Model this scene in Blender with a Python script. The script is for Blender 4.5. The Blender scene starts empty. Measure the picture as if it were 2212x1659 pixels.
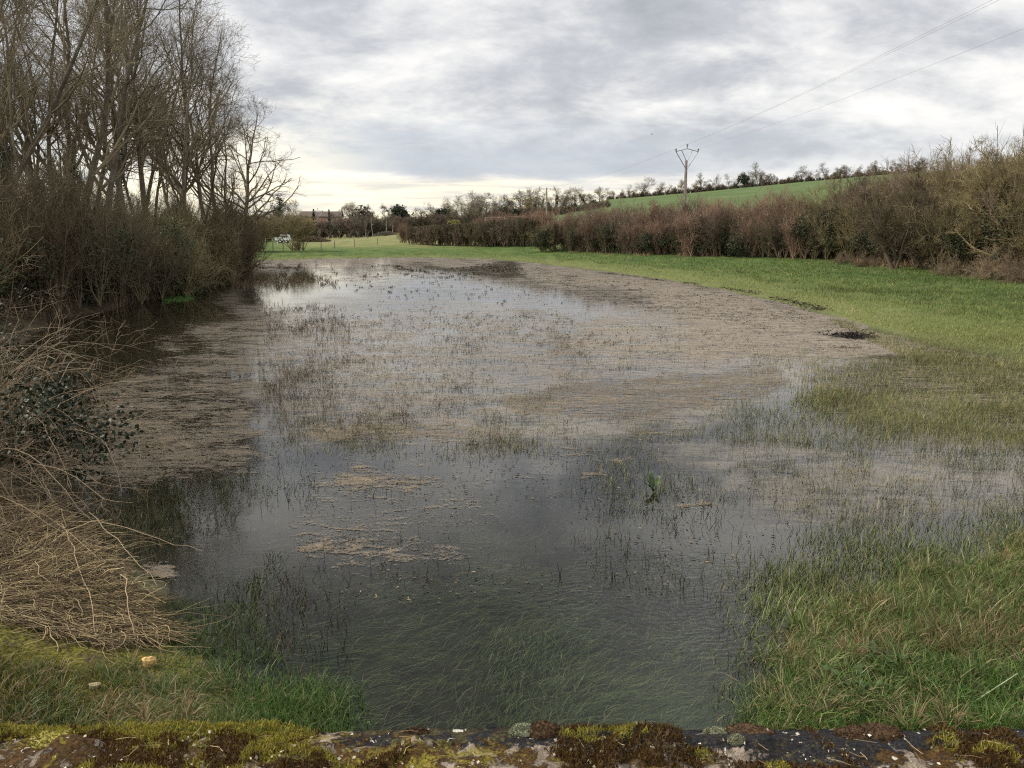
import bpy, math, random
import numpy as np
from mathutils import Vector

sc = bpy.context.scene
COL = sc.collection
R = np.random.RandomState
rad = math.radians

# ------------------------------------------------------------------ camera
CAM_H = 3.0
PITCH = rad(10.84)
cam_d = bpy.data.cameras.new("camera")
cam_d.sensor_width = 36.0
cam_d.lens = 36.0 * 820.0 / 1024.0
cam_d.clip_start = 0.05
cam_d.clip_end = 6000.0
cam = bpy.data.objects.new("camera", cam_d)
cam.location = (0, 0, CAM_H)
cam.rotation_euler = (math.pi / 2 - PITCH, 0, 0)
COL.objects.link(cam)
sc.camera = cam

# ------------------------------------------------------------------ exposure
sc.view_settings.view_transform = 'Standard'
sc.view_settings.look = 'None'
sc.view_settings.gamma = 1.0
sc.view_settings.exposure = 0.62
sc.cycles.use_denoising = False
sc.cycles.filter_width = 1.2
sc.cycles.sample_clamp_indirect = 3.0
sc.cycles.sample_clamp_direct = 8.0
sc.cycles.max_bounces = 6
sc.cycles.transparent_max_bounces = 24
sc.cycles.diffuse_bounces = 2
sc.cycles.glossy_bounces = 3
sc.cycles.caustics_reflective = False
sc.cycles.caustics_refractive = False


# ------------------------------------------------------------------ node helper
class NT:
    def __init__(s, tree):
        s.t = tree
        s.n = tree.nodes
        s.l = tree.links

    def new(s, typ, **kw):
        nd = s.n.new(typ)
        for k, v in kw.items():
            setattr(nd, k, v)
        return nd

    def put(s, sock, v):
        if isinstance(v, bpy.types.NodeSocket):
            s.l.new(v, sock)
        elif v is not None:
            sock.default_value = v

    def m(s, op, a, b=None, c=None, clamp=False):
        nd = s.new('ShaderNodeMath', operation=op, use_clamp=clamp)
        s.put(nd.inputs[0], a)
        if b is not None:
            s.put(nd.inputs[1], b)
        if c is not None:
            s.put(nd.inputs[2], c)
        return nd.outputs[0]

    def sstep(s, v, lo, hi):
        nd = s.new('ShaderNodeMapRange', interpolation_type='SMOOTHSTEP')
        s.put(nd.inputs[0], v)
        s.put(nd.inputs[1], lo)
        s.put(nd.inputs[2], hi)
        return nd.outputs[0]

    def mix(s, f, a, b):
        nd = s.new('ShaderNodeMix', data_type='RGBA')
        s.put(nd.inputs[0], f)
        for sock, v in ((nd.inputs[6], a), (nd.inputs[7], b)):
            s.put(sock, v if isinstance(v, bpy.types.NodeSocket) else (v[0], v[1], v[2], 1))
        return nd.outputs[2]

    def noise(s, vec, scale, detail=4, rough=.55, dist=0.0):
        nd = s.new('ShaderNodeTexNoise')
        if vec is not None:
            s.l.new(vec, nd.inputs['Vector'])
        nd.inputs['Scale'].default_value = scale
        nd.inputs['Detail'].default_value = detail
        nd.inputs['Roughness'].default_value = rough
        nd.inputs['Distortion'].default_value = dist
        return nd.outputs[0]

    def mapping(s, vec, scale=(1, 1, 1), rot=(0, 0, 0), loc=(0, 0, 0)):
        nd = s.new('ShaderNodeMapping')
        s.l.new(vec, nd.inputs[0])
        nd.inputs[1].default_value = loc
        nd.inputs[2].default_value = rot
        nd.inputs[3].default_value = scale
        return nd.outputs[0]

    def ramp(s, f, stops):
        nd = s.new('ShaderNodeValToRGB')
        s.l.new(f, nd.inputs[0])
        e = nd.color_ramp.elements
        while len(e) < len(stops):
            e.new(0.5)
        for i, (p, c) in enumerate(stops):
            e[i].position = p
            e[i].color = (c[0], c[1], c[2], 1)
        return nd.outputs[0]

    def attr(s, name):
        return s.new('ShaderNodeAttribute', attribute_name=name)

    def pos(s):
        return s.new('ShaderNodeNewGeometry').outputs['Position']


# ------------------------------------------------------------------ sky
SUN_EL, SUN_AZ = rad(38), rad(-75)      # azimuth measured from +Y, negative to the left
w = bpy.data.worlds.new("World")
sc.world = w
w.use_nodes = True
wt = NT(w.node_tree)
wt.n.clear()
gen = wt.new('ShaderNodeTexCoord').outputs['Generated']
sep = wt.new('ShaderNodeSeparateXYZ')
wt.l.new(gen, sep.inputs[0])
dx, dy, dz = sep.outputs
sky = wt.new('ShaderNodeTexSky', sky_type='NISHITA')
sky.sun_disc = False
sky.sun_elevation = SUN_EL
sky.sun_rotation = SUN_AZ
sky.air_density = 1.0
sky.dust_density = 1.5
hs = wt.new('ShaderNodeVectorMath', operation='SCALE')
wt.l.new(sky.outputs[0], hs.inputs[0])
hs.inputs['Scale'].default_value = 0.10
zc = wt.m('ADD', wt.m('MAXIMUM', dz, 0.0), 0.34)
cmb = wt.new('ShaderNodeCombineXYZ')
wt.put(cmb.inputs[0], wt.m('DIVIDE', dx, zc))
wt.put(cmb.inputs[1], wt.m('MULTIPLY', wt.m('DIVIDE', dy, zc), 1.25))
cmb.inputs[2].default_value = 3.7
cp = wt.mapping(cmb.outputs[0], rot=(0, 0, rad(12)))
n_big = wt.noise(cp, 1.05, 3, .5, .2)
n_mid = wt.noise(cp, 2.9, 10, .62, .2)
n_fin = wt.noise(cp, 8.5, 7, .6, .2)
cl = wt.m('ADD', wt.m('ADD', wt.m('MULTIPLY', n_big, .62), wt.m('MULTIPLY', n_mid, .66)), wt.m('MULTIPLY', n_fin, .16))
cl = wt.m('SUBTRACT', cl, .72)           # centred near zero
cl = wt.m('MULTIPLY_ADD', cl, 2.6, .49, clamp=True)
cloud = wt.ramp(cl, [(0.0, (.305, .312, .335)), (.28, (.40, .406, .425)), (.48, (.54, .538, .538)), (.66, (.665, .652, .632)), (.95, (.76, .735, .70))])
# brighter towards the zenith and behind the camera, added to lift ground light
lift = wt.m('MULTIPLY_ADD', wt.sstep(dz, .62, .95), .6, 1.0)
back = wt.m('MULTIPLY_ADD', wt.sstep(dy, .15, -.5), .35, lift)
deep = wt.m('MULTIPLY', wt.sstep(dz, .29, .46), wt.m('SUBTRACT', 1.0, wt.sstep(dz, .58, .8)))
deep = wt.m('MULTIPLY', deep, wt.m('MULTIPLY', wt.sstep(dy, .1, .5), wt.sstep(dx, .20, -.02)))
lum = wt.m('MULTIPLY', back, wt.m('MULTIPLY_ADD', deep, -.58, 1.0))
lumv = wt.new('ShaderNodeVectorMath', operation='SCALE')
wt.l.new(cloud, lumv.inputs[0])
wt.put(lumv.inputs['Scale'], lum)
# blue-grey cloud base low over the valley and the cream gap below it
wob = wt.m('MULTIPLY_ADD', wt.noise(wt.mapping(gen, scale=(3, 3, 30)), 1.6, 5, .6, .4), .06, -.03)
ez = wt.m('ADD', dz, wob)
band = wt.m('MULTIPLY', wt.sstep(ez, .050, .068), wt.m('SUBTRACT', 1.0, wt.sstep(ez, .085, .135)))
bandm = wt.m('MULTIPLY', band, wt.m('MULTIPLY_ADD', wt.sstep(dx, .5, .0), .55, .2))
c1 = wt.mix(bandm, lumv.outputs[0], (.36, .395, .445))
gap = wt.m('SUBTRACT', 1.0, wt.sstep(ez, .043, .062))
gapm = wt.m('MULTIPLY', gap, wt.m('MULTIPLY_ADD', wt.sstep(dx, .30, -.02), .85, .12))
strk = wt.noise(wt.mapping(gen, scale=(4, 4, 60)), 2.2, 4, .6)
gapc = wt.mix(wt.sstep(strk, .35, .62), (.55, .535, .49), (.90, .81, .61))
c2 = wt.mix(gapm, c1, gapc)
glow = wt.m('MULTIPLY', wt.sstep(wt.m('ABSOLUTE', wt.m('ADD', dx, .33)), .22, .02), wt.m('MULTIPLY', wt.sstep(dz, .19, .05), wt.sstep(n_mid, .36, .60)))
c3 = wt.mix(wt.m('MULTIPLY', glow, .75), c2, (.95, .87, .66))
pd_ = wt.m('ABSOLUTE', wt.m('SUBTRACT', dz, wt.m('MULTIPLY_ADD', dx, .33, .275)))
pm_ = wt.m('MULTIPLY', wt.m('MULTIPLY', wt.sstep(pd_, .085, .015), wt.sstep(dx, -.12, .06)), wt.m('MULTIPLY', wt.sstep(dz, .262, .30), wt.sstep(n_mid, .40, .56)))
c3 = wt.mix(wt.m('MULTIPLY', pm_, .8), c3, (1.0, .965, .92))
c4 = wt.mix(.93, hs.outputs[0], c3)
bg = wt.new('ShaderNodeBackground')
wt.l.new(c4, bg.inputs[0])
bg.inputs[1].default_value = 1.0
wo = wt.new('ShaderNodeOutputWorld')
wt.l.new(bg.outputs[0], wo.inputs[0])

sun_d = bpy.data.lights.new("sun", 'SUN')
sun_d.energy = 3.0
sun_d.angle = rad(14)
sun_d.color = (1.0, .91, .77)
sun = bpy.data.objects.new("sun", sun_d)
to_sun = Vector((math.sin(SUN_AZ) * math.cos(SUN_EL), math.cos(SUN_AZ) * math.cos(SUN_EL), math.sin(SUN_EL)))
sun.rotation_euler = to_sun.to_track_quat('Z', 'Y').to_euler()
COL.objects.link(sun)

# ------------------------------------------------------------------ geometry helpers
FD = 820.0 * 2212 / 1024       # focal length in the units of a 2212 x 1659 view of the photo
cp_, sp_ = math.cos(PITCH), math.sin(PITCH)


def ray(px, py):
    cx = (np.asarray(px, float) - 1106) / FD
    cy = (829.5 - np.asarray(py, float)) / FD
    return cx, cp_ + cy * sp_, -sp_ + cy * cp_


def ground_pt(px, py, z=0.0):
    x, y, zz = ray(px, py)
    t = (z - CAM_H) / np.minimum(zz, -1e-4)
    return np.stack([x * t, y * t, np.zeros_like(x * t) + z], -1)


def at_y(px, py, Y):
    x, y, zz = ray(px, py)
    t = Y / y
    return Vector((float(x * t), float(Y), float(CAM_H + zz * t)))


def x_of(px, Y, z=0.0):
    return (px - 1106) / FD * (Y * cp_ + (CAM_H - z) * sp_)


def pixel_of(P):
    X, Y, Z = P[..., 0], P[..., 1], P[..., 2] - CAM_H
    d = Y * cp_ - Z * sp_
    d = np.where(d < .05, .05, d)
    u = Y * sp_ + Z * cp_
    return 1106 + FD * X / d, 829.5 - FD * u / d


def inside(poly, X, Y):
    poly = np.asarray(poly, float)
    r = np.zeros(X.shape, bool)
    x0, y0 = poly[:, 0], poly[:, 1]
    x1, y1 = np.roll(x0, -1), np.roll(y0, -1)
    for a, b, c, d in zip(x0, y0, x1, y1):
        if b == d:
            continue
        cr = (b > Y) != (d > Y)
        r ^= cr & (X < (c - a) * (Y - b) / (d - b) + a)
    return r


def sdist(poly, X, Y):
    """signed distance, negative inside"""
    poly = np.asarray(poly, float)
    best = np.full(X.shape, 1e9)
    for (a, b), (c, d) in zip(poly, np.roll(poly, -1, 0)):
        ex, ey = c - a, d - b
        L = ex * ex + ey * ey + 1e-12
        t = np.clip(((X - a) * ex + (Y - b) * ey) / L, 0, 1)
        best = np.minimum(best, (X - a - t * ex) ** 2 + (Y - b - t * ey) ** 2)
    s = np.sqrt(best)
    return np.where(inside(poly, X, Y), -s, s)


def sstep(v, a, b):
    t = np.clip((v - a) / (b - a), 0, 1)
    return t * t * (3 - 2 * t)


def vnoise(x, y, seed=0):
    xi, yi = np.floor(x).astype(np.int64), np.floor(y).astype(np.int64)
    fx, fy = x - xi, y - yi
    fx, fy = fx * fx * (3 - 2 * fx), fy * fy * (3 - 2 * fy)

    def h(a, b):
        n = (a * 374761393 + b * 668265263 + seed * 974634337) & 0xFFFFFFFF
        n = ((n ^ (n >> 13)) * 1274126177) & 0xFFFFFFFF
        return ((n ^ (n >> 16)) & 0xFFFF) / 65535.0
    return (h(xi, yi) * (1 - fx) + h(xi + 1, yi) * fx) * (1 - fy) + (h(xi, yi + 1) * (1 - fx) + h(xi + 1, yi + 1) * fx) * fy


def fbm(x, y, oct=4, seed=0):
    s, a, t = 0, 1.0, 0
    for i in range(oct):
        s = s + a * vnoise(x * 2 ** i, y * 2 ** i, seed + i * 17)
        t += a
        a *= .5
    return s / t


def tag(o, label=None, cat=None, group=None, kind=None):
    if label:
        o['label'] = label
    if cat:
        o['category'] = cat
    if group:
        o['group'] = group
    if kind:
        o['kind'] = kind
    return o


def make_mesh(name, V, quads=None, tris=None, mat=None, smooth=True, cols=None, attrs=None):
    V = np.ascontiguousarray(V, np.float32).reshape(-1, 3)
    me = bpy.data.meshes.new(name)
    nq = 0 if quads is None else len(quads)
    nt = 0 if tris is None else len(tris)
    me.vertices.add(len(V))
    me.vertices.foreach_set('co', V.ravel())
    loops = []
    if nq:
        loops.append(np.asarray(quads, np.int32).ravel())
    if nt:
        loops.append(np.asarray(tris, np.int32).ravel())
    loops = np.concatenate(loops)
    me.loops.add(len(loops))
    me.loops.foreach_set('vertex_index', loops)
    starts = np.concatenate([np.arange(nq) * 4, nq * 4 + np.arange(nt) * 3]).astype(np.int32)
    me.polygons.add(nq + nt)
    me.polygons.foreach_set('loop_start', starts)
    me.polygons.foreach_set('use_smooth', np.full(nq + nt, smooth, bool))
    if cols is not None:
        a = me.attributes.new('col', 'FLOAT_COLOR', 'POINT')
        c = np.ones((len(V), 4), np.float32)
        c[:, :3] = cols
        a.data.foreach_set('color', c.ravel())
    for k, v in (attrs or {}).items():
        a = me.attributes.new(k, 'FLOAT', 'POINT')
        a.data.foreach_set('value', np.ascontiguousarray(v, np.float32))
    me.update(calc_edges=True)
    if mat:
        me.materials.append(mat)
    return me


def link(name, me, parent=None, loc=None):
    o = bpy.data.objects.new(name, me)
    COL.objects.link(o)
    if parent:
        o.parent = parent
    if loc is not None:
        o.location = loc
    return o


def empty(name, loc=(0, 0, 0), rz=0.0):
    o = bpy.data.objects.new(name, None)
    o.empty_display_size = .3
    o.location = loc
    o.rotation_euler = (0, 0, rz)
    COL.objects.link(o)
    return o


def copy_tree(o, parent=None):
    c = o.copy()
    COL.objects.link(c)
    if parent:
        c.parent = parent
    for ch in o.children:
        copy_tree(ch, c)
    return c


def tubes(P, r, n):
    """P (m,k,3) polylines, r (m,k) radii -> verts, quads"""
    m, k, _ = P.shape
    T = np.gradient(P, axis=1)
    T /= np.linalg.norm(T, axis=2, keepdims=True) + 1e-9
    ref = np.where(np.abs(T[:, :1, 2:3]) > .8, np.array([1., 0, 0]), np.array([0, 0, 1.]))
    A = np.cross(T, np.broadcast_to(ref, T.shape))
    A /= np.linalg.norm(A, axis=2, keepdims=True) + 1e-9
    B = np.cross(T, A)
    an = np.arange(n) * 2 * np.pi / n
    V = P[:, :, None, :] + r[:, :, None, None] * (np.cos(an)[None, None, :, None] * A[:, :, None, :] + np.sin(an)[None, None, :, None] * B[:, :, None, :])
    idx = np.arange(m * k * n).reshape(m, k, n)
    nx = np.roll(idx, -1, 2)
    Q = np.stack([idx[:, :-1], nx[:, :-1], nx[:, 1:], idx[:, 1:]], -1).reshape(-1, 4)
    return V.reshape(-1, 3), Q


class Mesh:
    def __init__(s):
        s.V, s.Q, s.T, s.n, s.C = [], [], [], 0, []

    def add(s, V, Q=None, T=None, col=None):
        V = np.asarray(V, float).reshape(-1, 3)
        s.V.append(V)
        if Q is not None and len(Q):
            s.Q.append(np.asarray(Q) + s.n)
        if T is not None and len(T):
            s.T.append(np.asarray(T) + s.n)
        if col is not None:
            s.C.append(np.broadcast_to(np.asarray(col, float), V.shape))
        s.n += len(V)
        return s

    def tube(s, P, r, n=6, col=None, cap=False):
        P = np.asarray(P, float)
        if P.ndim == 2:
            P = P[None]
        r = np.broadcast_to(np.asarray(r, float), P.shape[:2])
        V, Q = tubes(P, r, n)
        s.add(V, Q, col=col)
        if cap:
            k = P.shape[1]
            for i in range(P.shape[0]):
                for e in (0, k - 1):
                    base = i * k * n + e * n
                    c = len(V)
                    s.add(np.concatenate([V[base:base + n], P[i, e:e + 1]]), None, [(j, (j + 1) % n, n) for j in range(n)], col=col)
        return s

    def box(s, c, size, col=None, taper=1.0, rz=0.0):
        sx, sy, sz = [v / 2 for v in size]
        v = []
        for z, t in ((-sz, 1), (sz, taper)):
            for x, y in ((-sx, -sy), (sx, -sy), (sx, sy), (-sx, sy)):
                X, Y = x * t, y * t
                v.append((c[0] + X * math.cos(rz) - Y * math.sin(rz), c[1] + X * math.sin(rz) + Y * math.cos(rz), c[2] + z))
        s.add(v, [(3, 2, 1, 0), (4, 5, 6, 7), (0, 1, 5, 4), (1, 2, 6, 5), (2, 3, 7, 6), (3, 0, 4, 7)], col=col)
        return s

    def build(s, name, mat, parent=None, smooth=True, loc=None):
        me = s.mesh(name, mat, smooth)
        return link(name, me, parent, loc)

    def mesh(s, name, mat, smooth=True):
        V = np.concatenate(s.V)
        Q = np.concatenate(s.Q) if s.Q else None
        T = np.concatenate(s.T) if s.T else None
        return make_mesh(name, V, Q, T, mat, smooth, np.concatenate(s.C) if s.C else None)


def grow(rs, P, r, n_child, t0, t1, length, ang, k, wander=.25, up=.1, rr=.55, rmin=.003, end=.35, jit=.25, tpow=1.0):
    """children on parent polylines; length may be a function of t"""
    m, kk, _ = P.shape
    pi = np.repeat(np.arange(m), n_child)
    N = len(pi)
    t = t0 + (t1 - t0) * rs.rand(N) ** tpow
    f = t * (kk - 1)
    i = np.minimum(f.astype(int), kk - 2)
    fr = (f - i)[:, None]
    base = P[pi, i] * (1 - fr) + P[pi, i + 1] * fr
    tan = P[pi, i + 1] - P[pi, i]
    tan /= np.linalg.norm(tan, axis=1, keepdims=True) + 1e-9
    pr = r[pi, i] * (1 - fr[:, 0]) + r[pi, i + 1] * fr[:, 0]
    rnd = rs.randn(N, 3)
    perp = rnd - (rnd * tan).sum(1, keepdims=True) * tan
    perp /= np.linalg.norm(perp, axis=1, keepdims=True) + 1e-9
    a = np.radians(rs.uniform(ang[0], ang[1], N))[:, None]
    d = np.cos(a) * tan + np.sin(a) * perp
    L = length(t) if callable(length) else np.full(N, length)
    L = L * rs.uniform(1 - jit, 1 + jit, N)
    out = np.zeros((N, k, 3))
    out[:, 0] = base
    for j in range(1, k):
        d = d + rs.randn(N, 3) * wander / math.sqrt(k - 1) + np.array([0, 0, up])
        d /= np.linalg.norm(d, axis=1, keepdims=True)
        out[:, j] = out[:, j - 1] + d * (L / (k - 1))[:, None]
    r0 = np.maximum(pr * rr, rmin)
    rad_ = r0[:, None] * np.linspace(1, end, k)[None]
    return out, rad_


def leaf_quads(rs, P, size, flat=0.0, aspect=.6, out=None):
    """diamond-shaped folded leaves at P"""
    N = len(P)
    u = rs.randn(N, 3)
    u[:, 2] *= (1 - flat)
    u /= np.linalg.norm(u, axis=1, keepdims=True)
    v = rs.randn(N, 3)
    v = v - (v * u).sum(1, keepdims=True) * u
    v /= np.linalg.norm(v, axis=1, keepdims=True)
    nrm = np.cross(u, v)
    s = np.broadcast_to(np.asarray(size), (N,))[:, None]
    a = P - u * s * .5
    b = P + v * s * aspect * .5 + nrm * s * .10
    c = P + u * s * .5
    d = P - v * s * aspect * .5 + nrm * s * .10
    V = np.stack([a, b, c, d], 1).reshape(-1, 3)
    i = np.arange(N)[:, None] * 4
    T = np.concatenate([i + [[0, 1, 2]], i + [[0, 2, 3]]])
    return V, T


def blades(rs, P, h, wd, lean, az, seg=3, droop=.5, col=None, kink=None):
    """grass blades: base P (n,3), height h, width wd, lean angle, lean azimuth"""
    N = len(P)
    h, wd, lean, az = [np.broadcast_to(np.asarray(v, float), (N,)) for v in (h, wd, lean, az)]
    dirx, diry = np.cos(az), np.sin(az)
    side = np.stack([-diry, dirx, np.zeros(N)], 1)
    tw = rs.uniform(0, np.pi, N)
    side = side * np.cos(tw)[:, None] + np.stack([dirx, diry, np.zeros(N)], 1) * np.sin(tw)[:, None]
    pts = [P]
    a = lean.copy()
    cur = P.copy()
    for j in range(seg):
        st = h / seg
        cur = cur + np.stack([np.sin(a) * dirx * st, np.sin(a) * diry * st, np.cos(a) * st], 1)
        pts.append(cur)
        a = np.minimum(a + droop * rs.uniform(.3, 1.7, N) / seg, 2.0)
        if kink is not None and j == seg - 2:
            a = np.where(rs.rand(N) < kink, rs.uniform(1.2, 2.6, N), a)
    V, Q, T = [], [], []
    per = 2 * seg + 1
    for j in range(seg):
        wj = (wd * (1 - .75 * (j / seg) ** 1.5) * .5)[:, None]
        V += [pts[j] - side * wj, pts[j] + side * wj]
    V.append(pts[seg])
    V = np.stack(V, 1).reshape(-1, 3)
    i = np.arange(N)[:, None] * per
    for j in range(seg - 1):
        Q.append(i + [[2 * j, 2 * j + 1, 2 * j + 3, 2 * j + 2]])
    T.append(i + [[2 * seg - 2, 2 * seg - 1, 2 * seg]])
    C = None
    if col is not None:
        C = np.repeat(col, per, 0)
    return V, (np.concatenate(Q) if Q else None), np.concatenate(T), C


# ------------------------------------------------------------------ materials
def principled(name):
    m = bpy.data.materials.new(name)
    m.use_nodes = True
    t = NT(m.node_tree)
    return m, t, m.node_tree.nodes['Principled BSDF']


def bark(name, c0, c1, scale=3.0, rough=.9, vary=.25):
    m, t, b = principled(name)
    n = t.noise(t.new('ShaderNodeTexCoord').outputs['Object'], scale, 4, .6)
    rnd = t.new('ShaderNodeObjectInfo').outputs['Random']
    c = t.mix(t.sstep(n, .35, .65), c0, c1)
    hsv = t.new('ShaderNodeHueSaturation')
    t.l.new(c, hsv.inputs['Color'])
    t.put(hsv.inputs['Value'], t.m('MULTIPLY_ADD', rnd, 2 * vary, 1 - vary))
    t.l.new(hsv.outputs[0], b.inputs['Base Color'])
    b.inputs['Roughness'].default_value = rough
    b.inputs['Specular IOR Level'].default_value = .2
    return m


def attr_mat(name, rough=.6, trans=.25, spec=.3):
    m, t, b = principled(name)
    a = t.attr('col').outputs['Color']
    t.l.new(a, b.inputs['Base Color'])
    b.inputs['Roughness'].default_value = rough
    b.inputs['Specular IOR Level'].default_value = spec
    if trans > 0:
        tr = t.new('ShaderNodeBsdfTranslucent')
        t.l.new(a, tr.inputs[0])
        mx = t.new('ShaderNodeMixShader')
        mx.inputs[0].default_value = trans
        t.l.new(b.outputs[0], mx.inputs[1])
        t.l.new(tr.outputs[0], mx.inputs[2])
        t.l.new(mx.outputs[0], t.n['Material Output'].inputs[0])
    return m


def plain(name, c, rough=.7, nscale=6.0, amt=.3, metal=0.0):
    m, t, b = principled(name)
    n = t.noise(t.new('ShaderNodeTexCoord').outputs['Object'], nscale, 5, .6)
    lo = [v * (1 - amt) for v in c]
    hi = [min(1, v * (1 + amt)) for v in c]
    t.l.new(t.mix(t.sstep(n, .3, .7), lo, hi), b.inputs['Base Color'])
    b.inputs['Roughness'].default_value = rough
    b.inputs['Metallic'].default_value = metal
    return m


M = {}
M['bark'] = bark('bark_grey', (.095, .083, .06), (.17, .15, .115), 4)
M['twig'] = bark('twig_brown', (.15, .125, .08), (.24, .20, .13), 1.2)
M['thicket'] = bark('thicket_brown', (.092, .070, .042), (.15, .115, .070), .8)
M['thicket_dark'] = bark('thicket_dark', (.082, .070, .043), (.14, .118, .072), .8)
M['osier'] = bark('red_twig', (.185, .125, .09), (.28, .19, .14), .6)
M['hedge_brown'] = bark('hedge_brown', (.14, .105, .078), (.23, .17, .13), .7)
M['olive_twig'] = bark('lichen_twig', (.15, .125, .065), (.25, .205, .11), .8)
M['far_twig'] = bark('far_twig', (.14, .12, .09), (.21, .18, .135), .3)
M['far_gold'] = bark('far_gold_twig', (.20, .16, .07), (.30, .24, .11), .3)
M['ivy'] = bark('ivy_leaf', (.025, .042, .018), (.06, .09, .036), 2.5, .5)
M['holly'] = bark('dark_leaf', (.024, .032, .018), (.055, .066, .034), 2.0, .55)
M['bramble_leaf'] = bark('bramble_leaf', (.014, .022, .012), (.036, .048, .024), 2.0, .5)
M['conifer'] = bark('conifer_green', (.018, .032, .022), (.035, .055, .035), 1.5, .7)
M['yellow_leaf'] = bark('yellow_leaf', (.19, .165, .06), (.28, .24, .09), 1.5, .7)
M['rust_leaf'] = bark('rust_leaf', (.20, .085, .045), (.32, .15, .08), 1.5, .7)
M['cane'] = bark('bramble_cane', (.16, .12, .075), (.27, .21, .14), 1.5, .7)
M['blade'] = attr_mat('grass_blade', .55, .30)
M['stem'] = attr_mat('marsh_stem', .6, .1)
M['dry'] = attr_mat('dry_stalk', .7, .12)

# ------------------------------------------------------------------ pond outline and terrain
pond_px = [(560, 1578), (505, 1500), (440, 1420), (345, 1345), (300, 1265), (225, 1175), (130, 1085), (60, 1015), (10, 930),
           (-60, 830), (20, 745), (120, 692), (290, 655), (400, 632), (470, 612), (525, 592), (545, 575), (560, 563),
           (700, 559), (900, 556), (1050, 560), (1130, 566), (1200, 575), (1300, 586), (1430, 605), (1560, 627),
           (1700, 660), (1800, 688), (1880, 712), (1990, 742), (2150, 770), (2400, 830), (2500, 960), (2420, 1050),
           (2300, 1120), (2120, 1165), (1960, 1205), (1850, 1235), (1760, 1280), (1700, 1350), (1690, 1440), (1625, 1578)]
POND = [tuple(ground_pt(a, b)[:2]) for a, b in pond_px]
POND = [(POND[0][0] * .62, 1.0)] + POND + [(POND[-1][0] * .62, 1.0)]

# columns of the far relief: view column, hedge distance, crest distance, crest height
RELIEF = np.array([
    (-6000, 90, 300, 3.0), (-400, 90, 300, 1.5), (540, 95, 300, .7), (700, 100, 300, .9), (800, 105, 300, 1.6),
    (900, 112, 300, 4.4), (1050, 105, 310, 5.6), (1150, 92, 330, 7.4), (1310, 80, 420, 16.4), (1500, 71, 430, 20.4),
    (1700, 62, 430, 25.0), (1900, 52, 430, 29.2), (2212, 40, 430, 34.0), (3000, 34, 430, 38.0), (6000, 30, 430, 38.0)])


def ground_z(X, Y):
    X = np.asarray(X, float)
    Y = np.asarray(Y, float)
    sd = sdist(POND, X, Y)
    sd = sd + (fbm(X * .7, Y * .45, 3, 9) - .5) * 1.3 * sstep(np.abs(Y), 4.2, 7)
    col = np.where(Y > 2, 1106 + FD * X / (np.maximum(Y, 2) * cp_ + 2 * sp_), np.where(X > 0, 5000, -5000))
    col = np.clip(col, -5900, 5900)
    rh = np.interp(col, RELIEF[:, 0], RELIEF[:, 1])
    rc = np.interp(col, RELIEF[:, 0], RELIEF[:, 2])
    zc_ = np.interp(col, RELIEF[:, 0], RELIEF[:, 3])
    dep = -(.03 + .34 * (1 - np.exp(np.minimum(sd, 0) / 2.5)))
    so = np.maximum(sd, 0)
    bank = .015 + 1.0 * (1 - np.exp(-so * .055 / 1.0))
    left = sstep(-X, 2.0, 4.5) * sstep(70 - Y, 0, 20)
    bank = bank + left * .35 * (1 - np.exp(-so * .6)) * (1 - .6 * sstep(so, 1, 6))
    far = sstep(-X + .0 * Y, -10, 10) * sstep(Y, 60, 90)
    bank = bank * (1 - .62 * far)
    t = np.clip((Y - rh) / (rc - rh), 0, None)
    tt = np.where(t < 1, t, 1 - .10 * (t - 1))
    tt = np.maximum(tt, .6)
    hz = np.where(t < 1, t, tt)
    ramp = np.where(t > 0, hz, 0)
    land = bank + np.maximum(zc_ - 1.0, -.4) * ramp
    z = np.where(sd < 0, dep, land)
    z = z + np.where(sd > 0, .10 * np.clip(sd / 6, 0, 1), .03) * (fbm(X * .45, Y * .45, 3, 5) - .5)
    z = np.where((sd > 0) & (z < .012), .012, z)
    return np.where(Y < 1.0, 1.40, z)


def ground_from_view(px, py):
    """points of the land surface seen at the given view coordinates"""
    z = np.zeros_like(np.asarray(px, float))
    for _ in range(9):
        P = ground_pt(px, py, z)
        z = .5 * z + .5 * np.clip(ground_z(P[..., 0], P[..., 1]), -.05, 2.0)
    P = ground_pt(px, py, z)
    P[..., 2] = ground_z(P[..., 0], P[..., 1])
    return P


def scatter_view(rs, poly, n, land=False, power=1.0, feather=0):
    poly = np.asarray(poly, float)
    lo, hi = poly.min(0), poly.max(0)
    out = []
    got = 0
    while got < n:
        x = rs.uniform(lo[0], hi[0], 4 * n)
        y = lo[1] + (hi[1] - lo[1]) * rs.rand(4 * n) ** power
        wb = (fbm(x / 55, y / 28, 3, 77) - .5) * 2
        k = inside(poly, x + wb * 60, y + wb * 26)
        if feather:
            x, y = x[k], y[k]
            sdv = -sdist([(a_, b_ * 1.8) for a_, b_ in poly], x, y * 1.8)
            k = rs.rand(len(x)) < sstep(sdv, 0, feather) ** 1.3
        out.append(np.stack([x[k], y[k]], 1))
        got += k.sum()
    q = np.concatenate(out)[:n]
    P = ground_from_view(q[:, 0], q[:, 1]) if land else ground_pt(q[:, 0], q[:, 1])
    return P, q


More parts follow.
